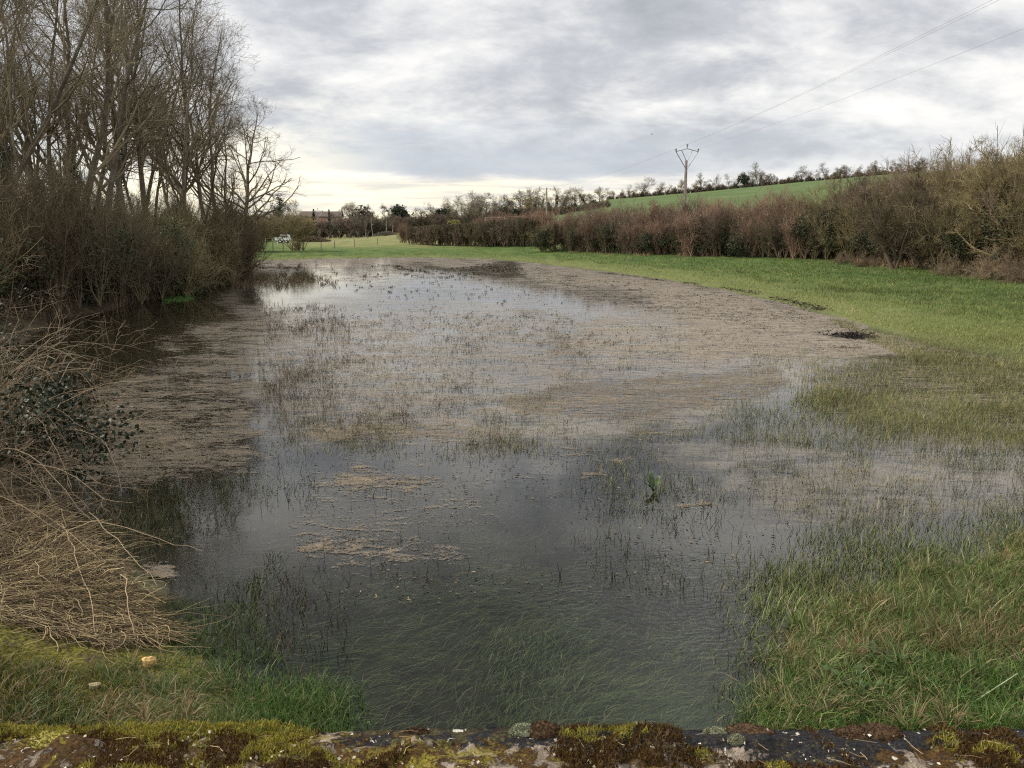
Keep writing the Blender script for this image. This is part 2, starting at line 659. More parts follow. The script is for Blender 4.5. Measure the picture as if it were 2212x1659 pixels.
# ground sheet: rings around the view point, fine where the photo looks
az = np.concatenate([np.linspace(-180, -42, 40), np.linspace(-40, 40, 260), np.linspace(42, 180, 40)])
az = np.unique(np.round(az, 3))[:-1]
rr_ = np.concatenate([np.linspace(.4, 3.8, 12), np.geomspace(4.1, 130, 200), np.geomspace(136, 520, 60), np.geomspace(560, 3800, 14)])
A_, R_ = np.meshgrid(np.radians(az), rr_, indexing='ij')
GX, GY = np.sin(A_) * R_, np.cos(A_) * R_
GZ = ground_z(GX, GY)
na, nr = A_.shape
ii = np.arange(na * nr).reshape(na, nr)
jn = np.roll(ii, -1, 0)
GQ = np.stack([ii[:, :-1], ii[:, 1:], jn[:, 1:], jn[:, :-1]], -1).reshape(-1, 4)
gsd = sdist(POND, GX, GY)
gcol = np.clip(1106 + FD * GX / (np.maximum(GY, 2) * cp_ + 2 * sp_), -5900, 5900)
grh = np.interp(gcol, RELIEF[:, 0], RELIEF[:, 1])
crop = sstep(GY, grh + 2, grh + 6) * sstep(gcol, 1150, 1215) * (GY > 5)
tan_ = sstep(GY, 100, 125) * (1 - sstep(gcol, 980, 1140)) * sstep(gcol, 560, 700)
mud = 1 - sstep(gsd, -.3, .5)
shore = 1 - sstep(gsd, .3, 7.0)
wood_ = sstep(-GX, 3.2, 4.6) * sstep(GY, 5.4, 6.6) * (1 - sstep(GY, 54, 60)) * (GX > -70)
thatch_ = sstep(GX, 1.5, 2.5) * (1 - sstep(GY, 16, 26)) * sstep(gsd, -.5, .3)
moss_ = sstep(-GX, 1.6, 2.6) * (1 - sstep(GY, 5.4, 6.6))
gm, t, b = principled('meadow_ground')
p = t.pos()
n1 = t.noise(p, .35, 5, .6)
n2 = t.noise(p, 3.0, 5, .65)
n3 = t.noise(t.mapping(p, scale=(1, .35, 1)), .9, 5, .65, .4)
meadow = t.mix(t.sstep(n3, .36, .62), (.038, .082, .018), (.085, .125, .030))
meadow = t.mix(t.m('MULTIPLY', t.sstep(n1, .5, .68), .5), meadow, (.13, .13, .05))
meadow = t.mix(t.m('MULTIPLY', t.sstep(n2, .55, .72), .5), meadow, (.03, .06, .016))
shc = t.mix(t.sstep(n2, .35, .6), (.12, .15, .042), (.19, .175, .08))
meadow = t.mix(t.m('MULTIPLY', t.attr('shore').outputs['Fac'], .6), meadow, shc)
cropc = t.mix(t.sstep(t.noise(p, .05, 5, .6), .35, .65), (.070, .110, .036), (.098, .138, .052))
cropc = t.mix(t.m('MULTIPLY', t.sstep(t.noise(t.mapping(p, scale=(1, .12, 1), rot=(0, 0, .5)), .6, 3, .5), .45, .7), .22), cropc, (.06, .11, .03))
c = t.mix(t.attr('crop').outputs['Fac'], meadow, cropc)
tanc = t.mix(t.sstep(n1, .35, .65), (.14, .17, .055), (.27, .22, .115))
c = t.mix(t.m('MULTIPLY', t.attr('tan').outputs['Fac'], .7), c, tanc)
n4 = t.noise(p, 32.0, 5, .7)
mudc = t.mix(t.sstep(n2, .35, .65), (.030, .029, .024), (.062, .055, .042))
c = t.mix(t.attr('mud').outputs['Fac'], c, mudc)
litc = t.mix(t.sstep(n2, .35, .65), (.030, .022, .014), (.075, .055, .033))
c = t.mix(t.attr('wood').outputs['Fac'], c, litc)
mossc = t.mix(t.sstep(n4, .38, .62), (.03, .032, .010), (.15, .135, .022))
mossc = t.mix(t.m('MULTIPLY', t.sstep(n2, .48, .6), .7), mossc, (.06, .045, .025))
c = t.mix(t.attr('moss').outputs['Fac'], c, mossc)
thc = t.mix(t.sstep(n4, .35, .65), (.022, .034, .012), (.11, .115, .045))
c = t.mix(t.attr('thatch').outputs['Fac'], c, thc)
t.l.new(c, b.inputs['Base Color'])
b.inputs['Roughness'].default_value = .95
b.inputs['Specular IOR Level'].default_value = .15
bp = t.new('ShaderNodeBump')
bp.inputs['Strength'].default_value = .8
bp.inputs['Distance'].default_value = .12
t.put(bp.inputs['Height'], t.m('ADD', n2, t.m('MULTIPLY', n3, 1.2)))
t.l.new(bp.outputs[0], b.inputs['Normal'])
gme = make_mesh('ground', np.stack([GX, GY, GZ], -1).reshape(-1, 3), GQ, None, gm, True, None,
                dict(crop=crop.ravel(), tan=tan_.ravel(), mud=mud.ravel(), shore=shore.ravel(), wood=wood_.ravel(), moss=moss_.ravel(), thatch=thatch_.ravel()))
tag(link('ground', gme), kind='structure')

# ------------------------------------------------------------------ water
wm = bpy.data.materials.new('pond_water')
wm.use_nodes = True
t = NT(wm.node_tree)
t.n.clear()
p = t.pos()
rip = t.attr('ripple').outputs['Fac']
r1 = t.noise(t.mapping(p, scale=(1.0, 2.2, 1), rot=(0, 0, .35)), 11.0, 3, .55, .6)
r2 = t.noise(t.mapping(p, scale=(.5, 1.7, 1)), 1.6, 3, .5, .3)
wv = t.new('ShaderNodeTexWave', wave_type='BANDS', bands_direction='Y')
t.l.new(t.mapping(p, rot=(0, 0, -.35)), wv.inputs[0])
wv.inputs['Scale'].default_value = 4.2
wv.inputs['Distortion'].default_value = 16.0
wv.inputs['Detail'].default_value = 3.0
wv.inputs['Detail Scale'].default_value = .8
calm = t.sstep(t.noise(t.mapping(p, scale=(.35, .8, 1)), .7, 3, .5), .42, .62)
hgt = t.m('ADD', t.m('MULTIPLY', r1, t.m('MULTIPLY_ADD', calm, .07, .015)), t.m('MULTIPLY', r2, .22))
hgt = t.m('ADD', hgt, t.m('MULTIPLY', t.m('MULTIPLY', wv.outputs['Fac'], rip), .22))
hgt = t.m('ADD', hgt, t.m('MULTIPLY', t.m('MULTIPLY', r1, rip), .5))
bp = t.new('ShaderNodeBump')
bp.inputs['Strength'].default_value = 1.0
bp.inputs['Distance'].default_value = .006
t.put(bp.inputs['Height'], hgt)
fr = t.new('ShaderNodeFresnel')
fr.inputs[0].default_value = 1.39
t.l.new(bp.outputs[0], fr.inputs['Normal'])
tr = t.new('ShaderNodeBsdfTransparent')
tr.inputs[0].default_value = (.82, .86, .76, 1)
gl = t.new('ShaderNodeBsdfGlossy')
gl.inputs['Color'].default_value = (1, 1, 1, 1)
gl.inputs['Roughness'].default_value = .03
t.l.new(bp.outputs[0], gl.inputs['Normal'])
mx = t.new('ShaderNodeMixShader')
t.l.new(fr.outputs[0], mx.inputs[0])
t.l.new(tr.outputs[0], mx.inputs[1])
t.l.new(gl.outputs[0], mx.inputs[2])
ou = t.new('ShaderNodeOutputMaterial')
t.l.new(mx.outputs[0], ou.inputs[0])

vx = np.arange(-900, 3100, 10.0)
vy = np.concatenate([np.arange(549, 700, 3.0), np.arange(700, 1000, 5.0), np.arange(1000, 1620, 8.0), np.arange(1640, 2500, 40.0)])
VX, VY = np.meshgrid(vx, vy, indexing='ij')
WP = ground_pt(VX, VY)
WP[..., 1] = np.maximum(WP[..., 1], 1.05)
nx_, ny_ = VX.shape
ii = np.arange(nx_ * ny_).reshape(nx_, ny_)
WQ = np.stack([ii[:-1, :-1], ii[:-1, 1:], ii[1:, 1:], ii[1:, :-1]], -1).reshape(-1, 4)
RIP = [(1150, 1290), (1300, 1220), (1500, 1190), (1650, 1230), (1640, 1480), (1400, 1440), (1220, 1380)]
ripple = 1 - sstep(sdist(RIP, VX, VY), -90, 70)
wme = make_mesh('water', WP.reshape(-1, 3), WQ, None, wm, True, None, dict(ripple=ripple.ravel()))
tag(link('water', wme), kind='structure')

# ------------------------------------------------------------------ floating debris sheet
def soft(poly, s, yscale=1.0):
    q = [(a, b * yscale) for a, b in poly]
    return 1 - sstep(sdist(q, VX, VY * yscale), -s, s)


cov = np.full(VX.shape, .0)
wpx = fbm(VX / 90, VY / 26, 4, 3) - .5
wpy = fbm(VX / 90 + 31, VY / 26, 4, 9) - .5


def lay(poly, val, s, ys=2.0):
    global cov
    s = s * 3.0
    cov = np.maximum(cov, val * soft(poly, s, ys))


def cut(poly, val, s, ys=2.0):
    global cov
    s = s * 2.4
    m_ = soft(poly, s, ys)
    cov = cov * (1 - m_) + np.minimum(cov, val) * m_


OVX, OVY = VX, VY
VX, VY = VX + wpx * 150, VY + wpy * 50
lay([(500, 545), (1150, 545), (1950, 690), (2400, 780), (1950, 785), (1600, 730), (1100, 660), (700, 600), (560, 600)], .58, 14)
lay([(1130, 565), (1500, 600), (1900, 690), (2000, 765), (1690, 800), (1450, 770), (1420, 650), (1130, 625)], .80, 18)
lay([(560, 690), (900, 672), (1450, 675), (1700, 790), (1450, 800), (1100, 870), (1150, 940), (600, 960), (560, 850)], .50, 18)
lay([(1120, 660), (1450, 670), (1690, 740), (1660, 800), (1400, 795), (1150, 770)], .66, 18)
lay([(1100, 860), (1200, 830), (1400, 800), (1690, 790), (1690, 850), (1560, 880), (1400, 925), (1250, 912), (1120, 890)], .68, 9)
lay([(180, 830), (330, 780), (560, 660), (590, 760), (575, 900), (590, 1000), (520, 1035), (300, 1060), (140, 1050), (120, 930)], .56, 16)
lay([(60, 900), (560, 870), (600, 1000), (520, 1035), (300, 1060), (60, 1050)], .62, 14)
lay([(330, 720), (560, 650), (640, 655), (640, 700), (560, 740), (420, 770)], .62, 18)
lay([(620, 900), (980, 900), (1100, 940), (980, 965), (640, 955)], .72, 16)
lay([(690, 1015), (780, 1003), (925, 1035), (915, 1050), (800, 1078), (720, 1065)], .58, 8)
lay([(645, 1175), (720, 1160), (800, 1175), (790, 1195), (650, 1195)], .62, 8)
lay([(645, 1120), (690, 1115), (695, 1135), (650, 1138)], .74, 8)
lay([(925, 1090), (990, 1088), (985, 1105), (930, 1103)], .72, 7)
lay([(1255, 1030), (1320, 1018), (1335, 1040), (1270, 1050)], .82, 7)
lay([(1330, 996), (1375, 992), (1375, 1006), (1335, 1008)], .74, 6)
lay([(1390, 925), (1480, 918), (1480, 935), (1400, 938)], .95, 6)
lay([(1450, 1078), (1540, 1085), (1530, 1105), (1455, 1098)], .66, 7)
lay([(1215, 968), (1265, 965), (1262, 980), (1220, 982)], .7, 6)
lay([(640, 1000), (1060, 990), (1060, 1240), (660, 1260)], .43, 30)
lay([(1000, 930), (1500, 930), (1560, 1060), (1010, 1060)], .33, 40)
lay([(300, 1210), (400, 1225), (400, 1262), (300, 1262)], .8, 14)
lay([(450, 1225), (590, 1215), (585, 1240), (470, 1250)], .5, 10)
lay([(1450, 1000), (2300, 930), (2300, 1110), (1700, 1150)], .36, 40)
lay([(1690, 770), (2300, 770), (2300, 940), (1800, 930)], .58, 30)
# open water showing the sky
cut([(790, 590), (1150, 600), (1420, 655), (1420, 672), (1180, 675), (880, 640)], .34, 12)
cut([(545, 610), (690, 612), (780, 640), (690, 655), (545, 655)], .12, 8)
cut([(940, 575), (1110, 572), (1120, 590), (950, 592)], .35, 6)
cut([(880, 715), (1100, 725), (1090, 745), (900, 742)], .40, 12)
cut([(1150, 690), (1260, 688), (1240, 700), (1140, 702)], .40, 8)
cut([(955, 790), (1130, 785), (1140, 835), (1030, 840)], .40, 16)
cut([(560, 830), (620, 820), (660, 900), (640, 960), (600, 960)], .36, 14)
cut([(60, 660), (400, 650), (545, 605), (545, 640), (330, 740), (180, 800), (60, 830)], .34, 16)
cut([(360, 830), (440, 830), (440, 880), (365, 880)], .60, 10)
cut([(330, 1060), (560, 1030), (600, 1040), (560, 1300), (420, 1300), (330, 1200)], .30, 20)
VX, VY = OVX, OVY
# the old curved bands in the thick mat and its darker, wetter streaks
dark = np.zeros(VX.shape)
for (pts, wd_, v) in (
        ([(1120, 868), (1250, 845), (1420, 852), (1560, 838), (1690, 832)], 9, 1.0),
        ([(1190, 842), (1330, 828), (1500, 815), (1690, 800)], 9, .9),
        ([(1240, 905), (1380, 896), (1500, 870), (1600, 852), (1690, 845)], 8, 1.0),
        ([(1300, 870), (1420, 872), (1500, 858)], 12, .45),
        ([(180, 965), (330, 945), (420, 915), (520, 905)], 9, .6),
        ([(150, 1005), (300, 990), (420, 960), (560, 950)], 8, .5),
        ([(420, 1010), (520, 1015), (560, 1035)], 10, .5)):
    d_ = np.full(VX.shape, 1e9)
    for (a, b_), (c_, e_) in zip(pts[:-1], pts[1:]):
        L = (c_ - a) ** 2 + ((e_ - b_) * 1.6) ** 2
        tq = np.clip(((VX - a) * (c_ - a) + (VY - b_) * (e_ - b_) * 2.56) / L, 0, 1)
        d_ = np.minimum(d_, np.hypot(VX - a - tq * (c_ - a), (VY + wpy * 10 - b_ - tq * (e_ - b_)) * 1.6))
    dark = np.maximum(dark, v * np.exp(-(d_ / wd_) ** 2 / 2))
pink = soft([(1130, 590), (1500, 620), (1880, 700), (1960, 765), (1690, 800), (1300, 790), (1100, 640)], 60, 1.6)
left_shade = soft([(-900, 500), (575, 640), (590, 1100), (-900, 1300)], 60, 1.0)  # left mats: shade and reflection of the trees put into their colour

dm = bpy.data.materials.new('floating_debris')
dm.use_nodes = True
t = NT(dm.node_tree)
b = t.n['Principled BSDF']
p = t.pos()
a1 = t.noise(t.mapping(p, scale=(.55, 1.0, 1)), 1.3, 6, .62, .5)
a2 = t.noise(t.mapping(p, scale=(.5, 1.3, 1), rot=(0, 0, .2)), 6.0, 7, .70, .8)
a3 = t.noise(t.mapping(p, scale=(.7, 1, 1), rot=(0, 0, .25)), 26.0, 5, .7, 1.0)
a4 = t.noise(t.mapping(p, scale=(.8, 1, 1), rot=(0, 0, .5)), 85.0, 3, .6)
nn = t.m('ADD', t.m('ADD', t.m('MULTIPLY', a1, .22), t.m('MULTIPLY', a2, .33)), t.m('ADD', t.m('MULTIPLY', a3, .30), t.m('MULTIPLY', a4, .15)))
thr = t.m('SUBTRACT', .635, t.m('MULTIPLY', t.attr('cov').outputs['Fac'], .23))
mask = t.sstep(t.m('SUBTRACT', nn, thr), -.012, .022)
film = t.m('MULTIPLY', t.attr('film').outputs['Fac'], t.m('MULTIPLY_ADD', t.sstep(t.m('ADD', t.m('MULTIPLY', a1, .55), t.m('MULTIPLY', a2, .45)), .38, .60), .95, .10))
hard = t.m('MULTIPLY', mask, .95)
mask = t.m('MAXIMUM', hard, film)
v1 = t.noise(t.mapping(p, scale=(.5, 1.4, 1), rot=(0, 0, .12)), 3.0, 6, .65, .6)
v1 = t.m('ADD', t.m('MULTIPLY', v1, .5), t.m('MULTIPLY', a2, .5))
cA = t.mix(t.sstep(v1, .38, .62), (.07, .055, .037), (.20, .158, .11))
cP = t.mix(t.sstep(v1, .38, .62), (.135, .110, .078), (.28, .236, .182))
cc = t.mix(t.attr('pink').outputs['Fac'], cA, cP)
cL = t.mix(t.sstep(v1, .38, .62), (.021, .017, .010), (.076, .060, .033))  # darker, browner debris colour carrying the tree shade
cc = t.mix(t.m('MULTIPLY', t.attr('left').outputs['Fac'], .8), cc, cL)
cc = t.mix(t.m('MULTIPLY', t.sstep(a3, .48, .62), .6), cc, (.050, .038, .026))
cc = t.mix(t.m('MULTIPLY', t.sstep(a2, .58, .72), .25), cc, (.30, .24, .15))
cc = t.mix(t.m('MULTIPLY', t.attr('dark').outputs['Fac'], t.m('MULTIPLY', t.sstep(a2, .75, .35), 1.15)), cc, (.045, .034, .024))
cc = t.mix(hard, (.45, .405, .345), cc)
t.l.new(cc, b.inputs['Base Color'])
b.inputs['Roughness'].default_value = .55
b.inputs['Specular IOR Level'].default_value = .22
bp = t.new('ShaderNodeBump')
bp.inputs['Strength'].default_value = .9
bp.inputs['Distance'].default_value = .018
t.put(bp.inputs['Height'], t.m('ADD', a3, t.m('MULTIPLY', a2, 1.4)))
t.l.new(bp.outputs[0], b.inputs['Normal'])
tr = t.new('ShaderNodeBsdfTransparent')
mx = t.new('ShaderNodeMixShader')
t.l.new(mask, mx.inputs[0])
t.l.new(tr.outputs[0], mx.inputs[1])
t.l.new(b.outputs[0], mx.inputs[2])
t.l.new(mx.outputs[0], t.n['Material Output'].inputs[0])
DP = WP.copy()
DP[..., 2] = .007
film_ = np.zeros(VX.shape)
for poly, v_, sf in (([(540, 640), (1150, 600), (1900, 690), (2000, 770), (1690, 850), (1500, 940), (1050, 960), (620, 950), (560, 800)], .40, 70),
                     ([(560, 552), (1150, 552), (1900, 680), (2000, 770), (1700, 800), (1300, 690), (900, 640), (700, 600), (560, 580)], .52, 24),
                     ([(1150, 690), (1450, 660), (1900, 720), (1690, 800), (1300, 800)], .62, 60),
                     ([(1400, 960), (2300, 920), (2300, 1090), (1700, 1150)], .28, 60)):
    film_ = np.maximum(film_, v_ * (1 - sstep(sdist([(a, b_ * 1.8) for a, b_ in poly], VX + wpx * 150, (VY + wpy * 50) * 1.8), -sf, sf)))
for poly, v_, sf in (([(790, 600), (1150, 606), (1420, 655), (1420, 672), (1180, 675), (880, 640)], .30, 26), ([(545, 610), (690, 612), (780, 640), (690, 655), (545, 655)], .05, 16),
                     ([(880, 715), (1100, 725), (1090, 745), (900, 742)], .28, 20), ([(955, 790), (1130, 785), (1140, 835), (1030, 840)], .30, 26), ([(560, 820), (620, 810), (640, 960), (600, 960)], .2, 26),
                     ([(930, 574), (1110, 570), (1125, 590), (950, 592), (820, 580)], .1, 10)):
    k_ = 1 - sstep(sdist([(a, b_ * 1.8) for a, b_ in poly], VX + wpx * 150, (VY + wpy * 50) * 1.8), -sf, sf)
    film_ = film_ * (1 - k_) + np.minimum(film_, v_) * k_
cov = np.where(VX > 575, cov * (1 - .12 * np.clip(film_, 0, 1)), cov)
keep = ((np.maximum(cov, film_)).ravel()[WQ] > .03).any(1)
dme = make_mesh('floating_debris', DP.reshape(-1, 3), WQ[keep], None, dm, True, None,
                dict(cov=cov.ravel(), dark=dark.ravel(), pink=pink.ravel(), left=left_shade.ravel(), film=film_.ravel()))
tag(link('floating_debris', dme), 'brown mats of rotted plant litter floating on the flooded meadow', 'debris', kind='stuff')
cov_grid = cov


def cov_at(q):
    ix = np.clip(np.searchsorted(vx, q[:, 0]), 0, nx_ - 1)
    iy = np.clip(np.searchsorted(vy, q[:, 1]), 0, ny_ - 1)
    return cov_grid[ix, iy]


# ------------------------------------------------------------------ marsh stems, grass
def colmix(rs, n, pal, wts, jit=.25):
    pal = np.asarray(pal)
    k = rs.choice(len(pal), n, p=np.asarray(wts) / np.sum(wts))
    return pal[k] * rs.uniform(1 - jit, 1 + jit, (n, 1))


rs = R(13)
q = np.stack([rs.uniform(-200, 2400, 300000), 552 + 640 * rs.rand(300000) ** 1.15], 1)
cq = cov_at(q)
q = q[(rs.rand(len(q)) < np.clip(cq * 1.15 - .12, 0, 1) ** 1.6) & (cq > .2)]
P = ground_pt(q[:, 0], q[:, 1])
k = fbm(P[:, 0] * 1.3, P[:, 1] * 1.1, 4, 6) > rs.uniform(.25, .62, len(P))
P, q = P[k], q[k]
n = len(P)
P[:, 2] = .010 + .012 * rs.rand(n) ** 2
sz = np.maximum(.018, P[:, 1] * .0013) * rs.uniform(.5, 1.5, n)
V, T = leaf_quads(rs, P, sz, .86, .32)
V[:, 2] = np.maximum(V[:, 2], .0085)
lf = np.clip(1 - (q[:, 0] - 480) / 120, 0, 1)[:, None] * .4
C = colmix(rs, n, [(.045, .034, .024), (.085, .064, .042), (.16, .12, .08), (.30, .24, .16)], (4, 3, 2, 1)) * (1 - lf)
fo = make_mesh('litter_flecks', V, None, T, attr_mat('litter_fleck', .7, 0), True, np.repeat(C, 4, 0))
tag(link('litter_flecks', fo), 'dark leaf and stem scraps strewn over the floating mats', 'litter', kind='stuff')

q = np.stack([rs.uniform(570, 1680, 5200), 950 + 360 * rs.rand(5200) ** 1.8], 1)
P = ground_pt(q[:, 0], q[:, 1])
k = fbm(P[:, 0] * .9 + 4, P[:, 1] * 1.2, 4, 61) > rs.uniform(.42, .66, len(P)) + .10 * sstep(q[:, 1], 1080, 1300)
P = P[k]
n = len(P)
P[:, 2] = .009
V, T = leaf_quads(rs, P, rs.uniform(.012, .05, n), .9, .3)
V[:, 2] = np.maximum(V[:, 2], .006)
fo = make_mesh('floating_scraps', V, None, T, fo.materials[0], True, np.repeat(colmix(rs, n, [(.04, .03, .02), (.12, .09, .055), (.24, .19, .12)], (3, 3, 1.4)), 4, 0))
tag(link('floating_scraps', fo), 'small scraps of dead leaf adrift on the clear near water', 'litter', kind='stuff')

BROWN = [(.032, .026, .018), (.07, .054, .032), (.15, .115, .065), (.065, .08, .028)]


def marsh(name, label, specs, seed, cat='stems'):
    rs = R(seed)
    mb = Mesh()
    for poly, n, h0, h1, wd_, pal, wts, kink, leafs, *fe in specs:
        P, q = scatter_view(rs, poly, n, False, 1.0, fe[0] if fe else 0)
        nc = max(4, n // 5)
        j_ = rs.randint(0, nc, n)
        P = P[j_] + np.concatenate([rs.randn(n, 2) * (.03 + .05 * rs.rand(nc)[j_])[:, None], np.zeros((n, 1))], 1)
        cl_ = fbm(P[:, 0] * .8, P[:, 1] * .5, 3, seed + 5)
        k = cl_ > rs.uniform(.25, .62, n)
        P = P[k]
        n = len(P)
        P[:, 2] = -.06
        Y = P[:, 1]
        wide = np.maximum(wd_, Y * .00042) * rs.uniform(.6, 1.3, n)
        h = rs.uniform(h0, h1, n) * rs.uniform(.6, 1.2, n) + .06
        V, Q, T, C = blades(rs, P, h, wide, np.abs(rs.randn(n)) * .34, rs.uniform(0, 6.28, n), 3, .5, colmix(rs, n, pal, wts), kink)
        mb.add(V, Q, T, C)
        m_ = int(n * leafs)
        if m_:
            kk = rs.choice(n, m_, replace=False)
            LP = P[kk].copy()
            LP[:, 2] = rs.uniform(.005, .09, m_) * (h[kk] - .06) / .13
            LP[:, :2] += rs.randn(m_, 2) * .02
            V, T = leaf_quads(rs, LP, np.maximum(.022, Y[kk] * .0017) * rs.uniform(.5, 1.4, m_), .3, .55)
            mb.add(V, None, T, np.repeat(colmix(rs, m_, BROWN, (3, 3, 1, 1)), 4, 0))
    o = mb.build(name, M['stem'])
    tag(o, label, cat, kind='stuff')
    return o


marsh('reed_stems', 'short brown dead stems poking through the flooded middle', [
    ([(570, 660), (900, 670), (1250, 690), (1300, 800), (1130, 900), (1050, 975), (600, 960), (560, 800)], 17000, .04, .14, .006, BROWN, (3, 3, 2, .6), .35, .45),
    ([(560, 650), (760, 668), (720, 900), (590, 900)], 5000, .10, .26, .005, BROWN, (2, 4, 3, .2), .15, .15),
    ([(600, 895), (1080, 900), (1160, 960), (1000, 990), (620, 965)], 4500, .06, .15, .006, [(.13, .12, .05), (.22, .18, .09), (.06, .05, .03), (.12, .15, .05)], (2, 2, 3, 2), .3, .5),
    ([(1250, 690), (1680, 730), (1690, 800), (1320, 810)], 2200, .04, .12, .004, BROWN, (3, 3, 1, .3), .3, .4),
    ([(1130, 580), (1560, 640), (1900, 720), (1880, 770), (1500, 690), (1130, 610)], 9000, .02, .07, .006, BROWN, (3, 4, 3, .4), .5, .6),
    ([(560, 570), (1100, 575), (1400, 660), (900, 660), (690, 610), (560, 600)], 1500, .05, .16, .006, BROWN, (4, 2, .5, .3), .2, .8),
    ([(470, 590), (640, 585), (730, 605), (560, 625), (480, 622)], 2600, .12, .34, .006, [(.20, .14, .08), (.13, .09, .05)], (1, 1), .1, .0),
], 11)
TIPS = [(.32, .28, .15), (.22, .225, .085), (.13, .16, .05), (.045, .038, .026)]
marsh('grass_tips', 'short yellow green grass tips standing evenly through the flooded middle', [
    ([(540, 640), (1100, 640), (1700, 740), (1720, 900), (1500, 960), (1050, 1010), (560, 1000), (520, 800)], 24000, .03, .11, .0065, TIPS, (2.6, 3, 2.4, 1.6), .35, .16, 60),
    ([(1080, 880), (1560, 900), (2330, 860), (2330, 1090), (1720, 1180), (1300, 1080)], 9000, .05, .16, .0055, TIPS, (1.6, 2.4, 2.4, 2.4), .3, .1, 70),
    ([(1560, 740), (2330, 720), (2330, 1000), (1600, 960)], 14000, .05, .15, .0055, TIPS, (2.4, 3, 2, 1), .3, .05, 70),
    ([(180, 800), (560, 740), (600, 1040), (300, 1080), (150, 1000)], 5000, .04, .12, .005, [(.14, .11, .06), (.09, .08, .035), (.045, .036, .024)], (1.5, 1, 2), .3, .2, 50),
], 14)
marsh('pond_sedge', 'dark and green stalks standing in the clear near water', [
    ([(560, 960), (1050, 970), (1300, 1060), (1300, 1200), (700, 1280), (560, 1180)], 900, .05, .20, .005, BROWN, (5, 2, .6, .6), .25, .25),
    ([(1020, 890), (1500, 930), (1700, 900), (2250, 960), (2250, 1080), (1700, 1190), (1400, 1130), (1010, 1010)], 5200, .06, .22, .005, [(.05, .055, .025), (.08, .11, .035), (.16, .15, .07), (.045, .038, .024)], (4, 3, 1.2, 3), .3, .25),
    ([(1500, 880), (1720, 860), (2250, 950), (2250, 1040), (1560, 960)], 4200, .07, .24, .005, [(.05, .06, .025), (.10, .13, .04), (.18, .17, .08)], (3, 4, 2), .25, .2),
    ([(1250, 1100), (1640, 1120), (1640, 1300), (1200, 1260)], 260, .08, .26, .006, BROWN, (5, 1, .3, .8), .3, .1),
    ([(1450, 1040), (1720, 1000), (1780, 1060), (1560, 1110)], 700, .05, .18, .006, [(.06, .07, .03), (.14, .15, .06), (.05, .04, .025)], (3, 2, 2), .5, .4),
    ([(120, 1080), (230, 1050), (330, 1180), (370, 1320), (330, 1340), (260, 1240)], 2600, .05, .22, .006, [(.05, .06, .022), (.11, .10, .05), (.17, .13, .07)], (2, 2, 1.5), .5, .3),
    ([(180, 1060), (560, 1020), (600, 1200), (540, 1330), (380, 1320), (330, 1180)], 4200, .05, .20, .006, [(.04, .055, .02), (.08, .11, .035), (.15, .12, .06)], (3, 2.5, 1), .35, .5),
    ([(420, 1240), (640, 1220), (680, 1420), (420, 1420)], 1200, .05, .20, .006, [(.05, .05, .025), (.12, .09, .05), (.08, .11, .035)], (3, 2, 2), .35, .4),
    ([(600, 1280), (760, 1260), (760, 1420), (620, 1420)], 160, .08, .26, .006, BROWN, (5, 1, .5, 1), .2, .2),
    ([(590, 990), (690, 985), (690, 1080), (600, 1120)], 260, .08, .24, .006, [(.03, .035, .018), (.06, .075, .03)], (3, 1), .4, .2),
], 12)

GREENS = [(.115, .185, .042), (.155, .23, .06), (.065, .12, .028), (.38, .34, .19), (.24, .265, .09)]


def grass(name, label, specs, seed):
    rs = R(seed)
    mb = Mesh()
    for poly, n, h0, h1, wd_, pal, wts, land, lean, power, *fe in specs:
        P, q = scatter_view(rs, poly, n, land, power, fe[0] if fe else 0)
        cl_ = fbm(P[:, 0] * .9 + 7, P[:, 1] * .9, 3, seed)
        k = rs.rand(n) < .5 + 1.2 * (cl_ - .2)
        P, cl_ = P[k], cl_[k]
        n = len(P)
        P[:, 2] -= .02
        wide = np.maximum(wd_, P[:, 1] * .00050) * rs.uniform(.6, 1.3, n)
        h = (h0 + (h1 - h0) * rs.rand(n) ** 1.4) * (.6 + .8 * cl_)
        if land:
            k = sdist(POND, P[:, 0], P[:, 1]) > -.7 * rs.rand(n) ** 2.2
            P, cl_, wide, h = P[k], cl_[k], wide[k], h[k]
            n = len(P)
            h = h * (.72 + .28 * np.clip(sdist(POND, P[:, 0], P[:, 1]) / 1.3, 0, 1))
        azm = rs.uniform(0, 6.28, n)
        azm = np.where(rs.rand(n) < .22, fbm(P[:, 0] * .5, P[:, 1] * .5, 2, 3) * 9, azm)
        col = colmix(rs, n, pal, wts, .45)
        tint = fbm(P[:, 0] * .35, P[:, 1] * .2, 3, seed + 1)[:, None]
        tint2 = fbm(P[:, 0] * 1.4, P[:, 1] * 1.0, 3, seed + 4)[:, None]
        col = col * (.35 + .65 * tint + .75 * tint2)
        V, Q, T, C = blades(rs, P, h, wide, np.abs(rs.randn(n)) * lean, azm, 3, .9, col)
        mb.add(V, Q, T, C)
    return tag(mb.build(name, M['blade']), label, 'grass', kind='stuff')


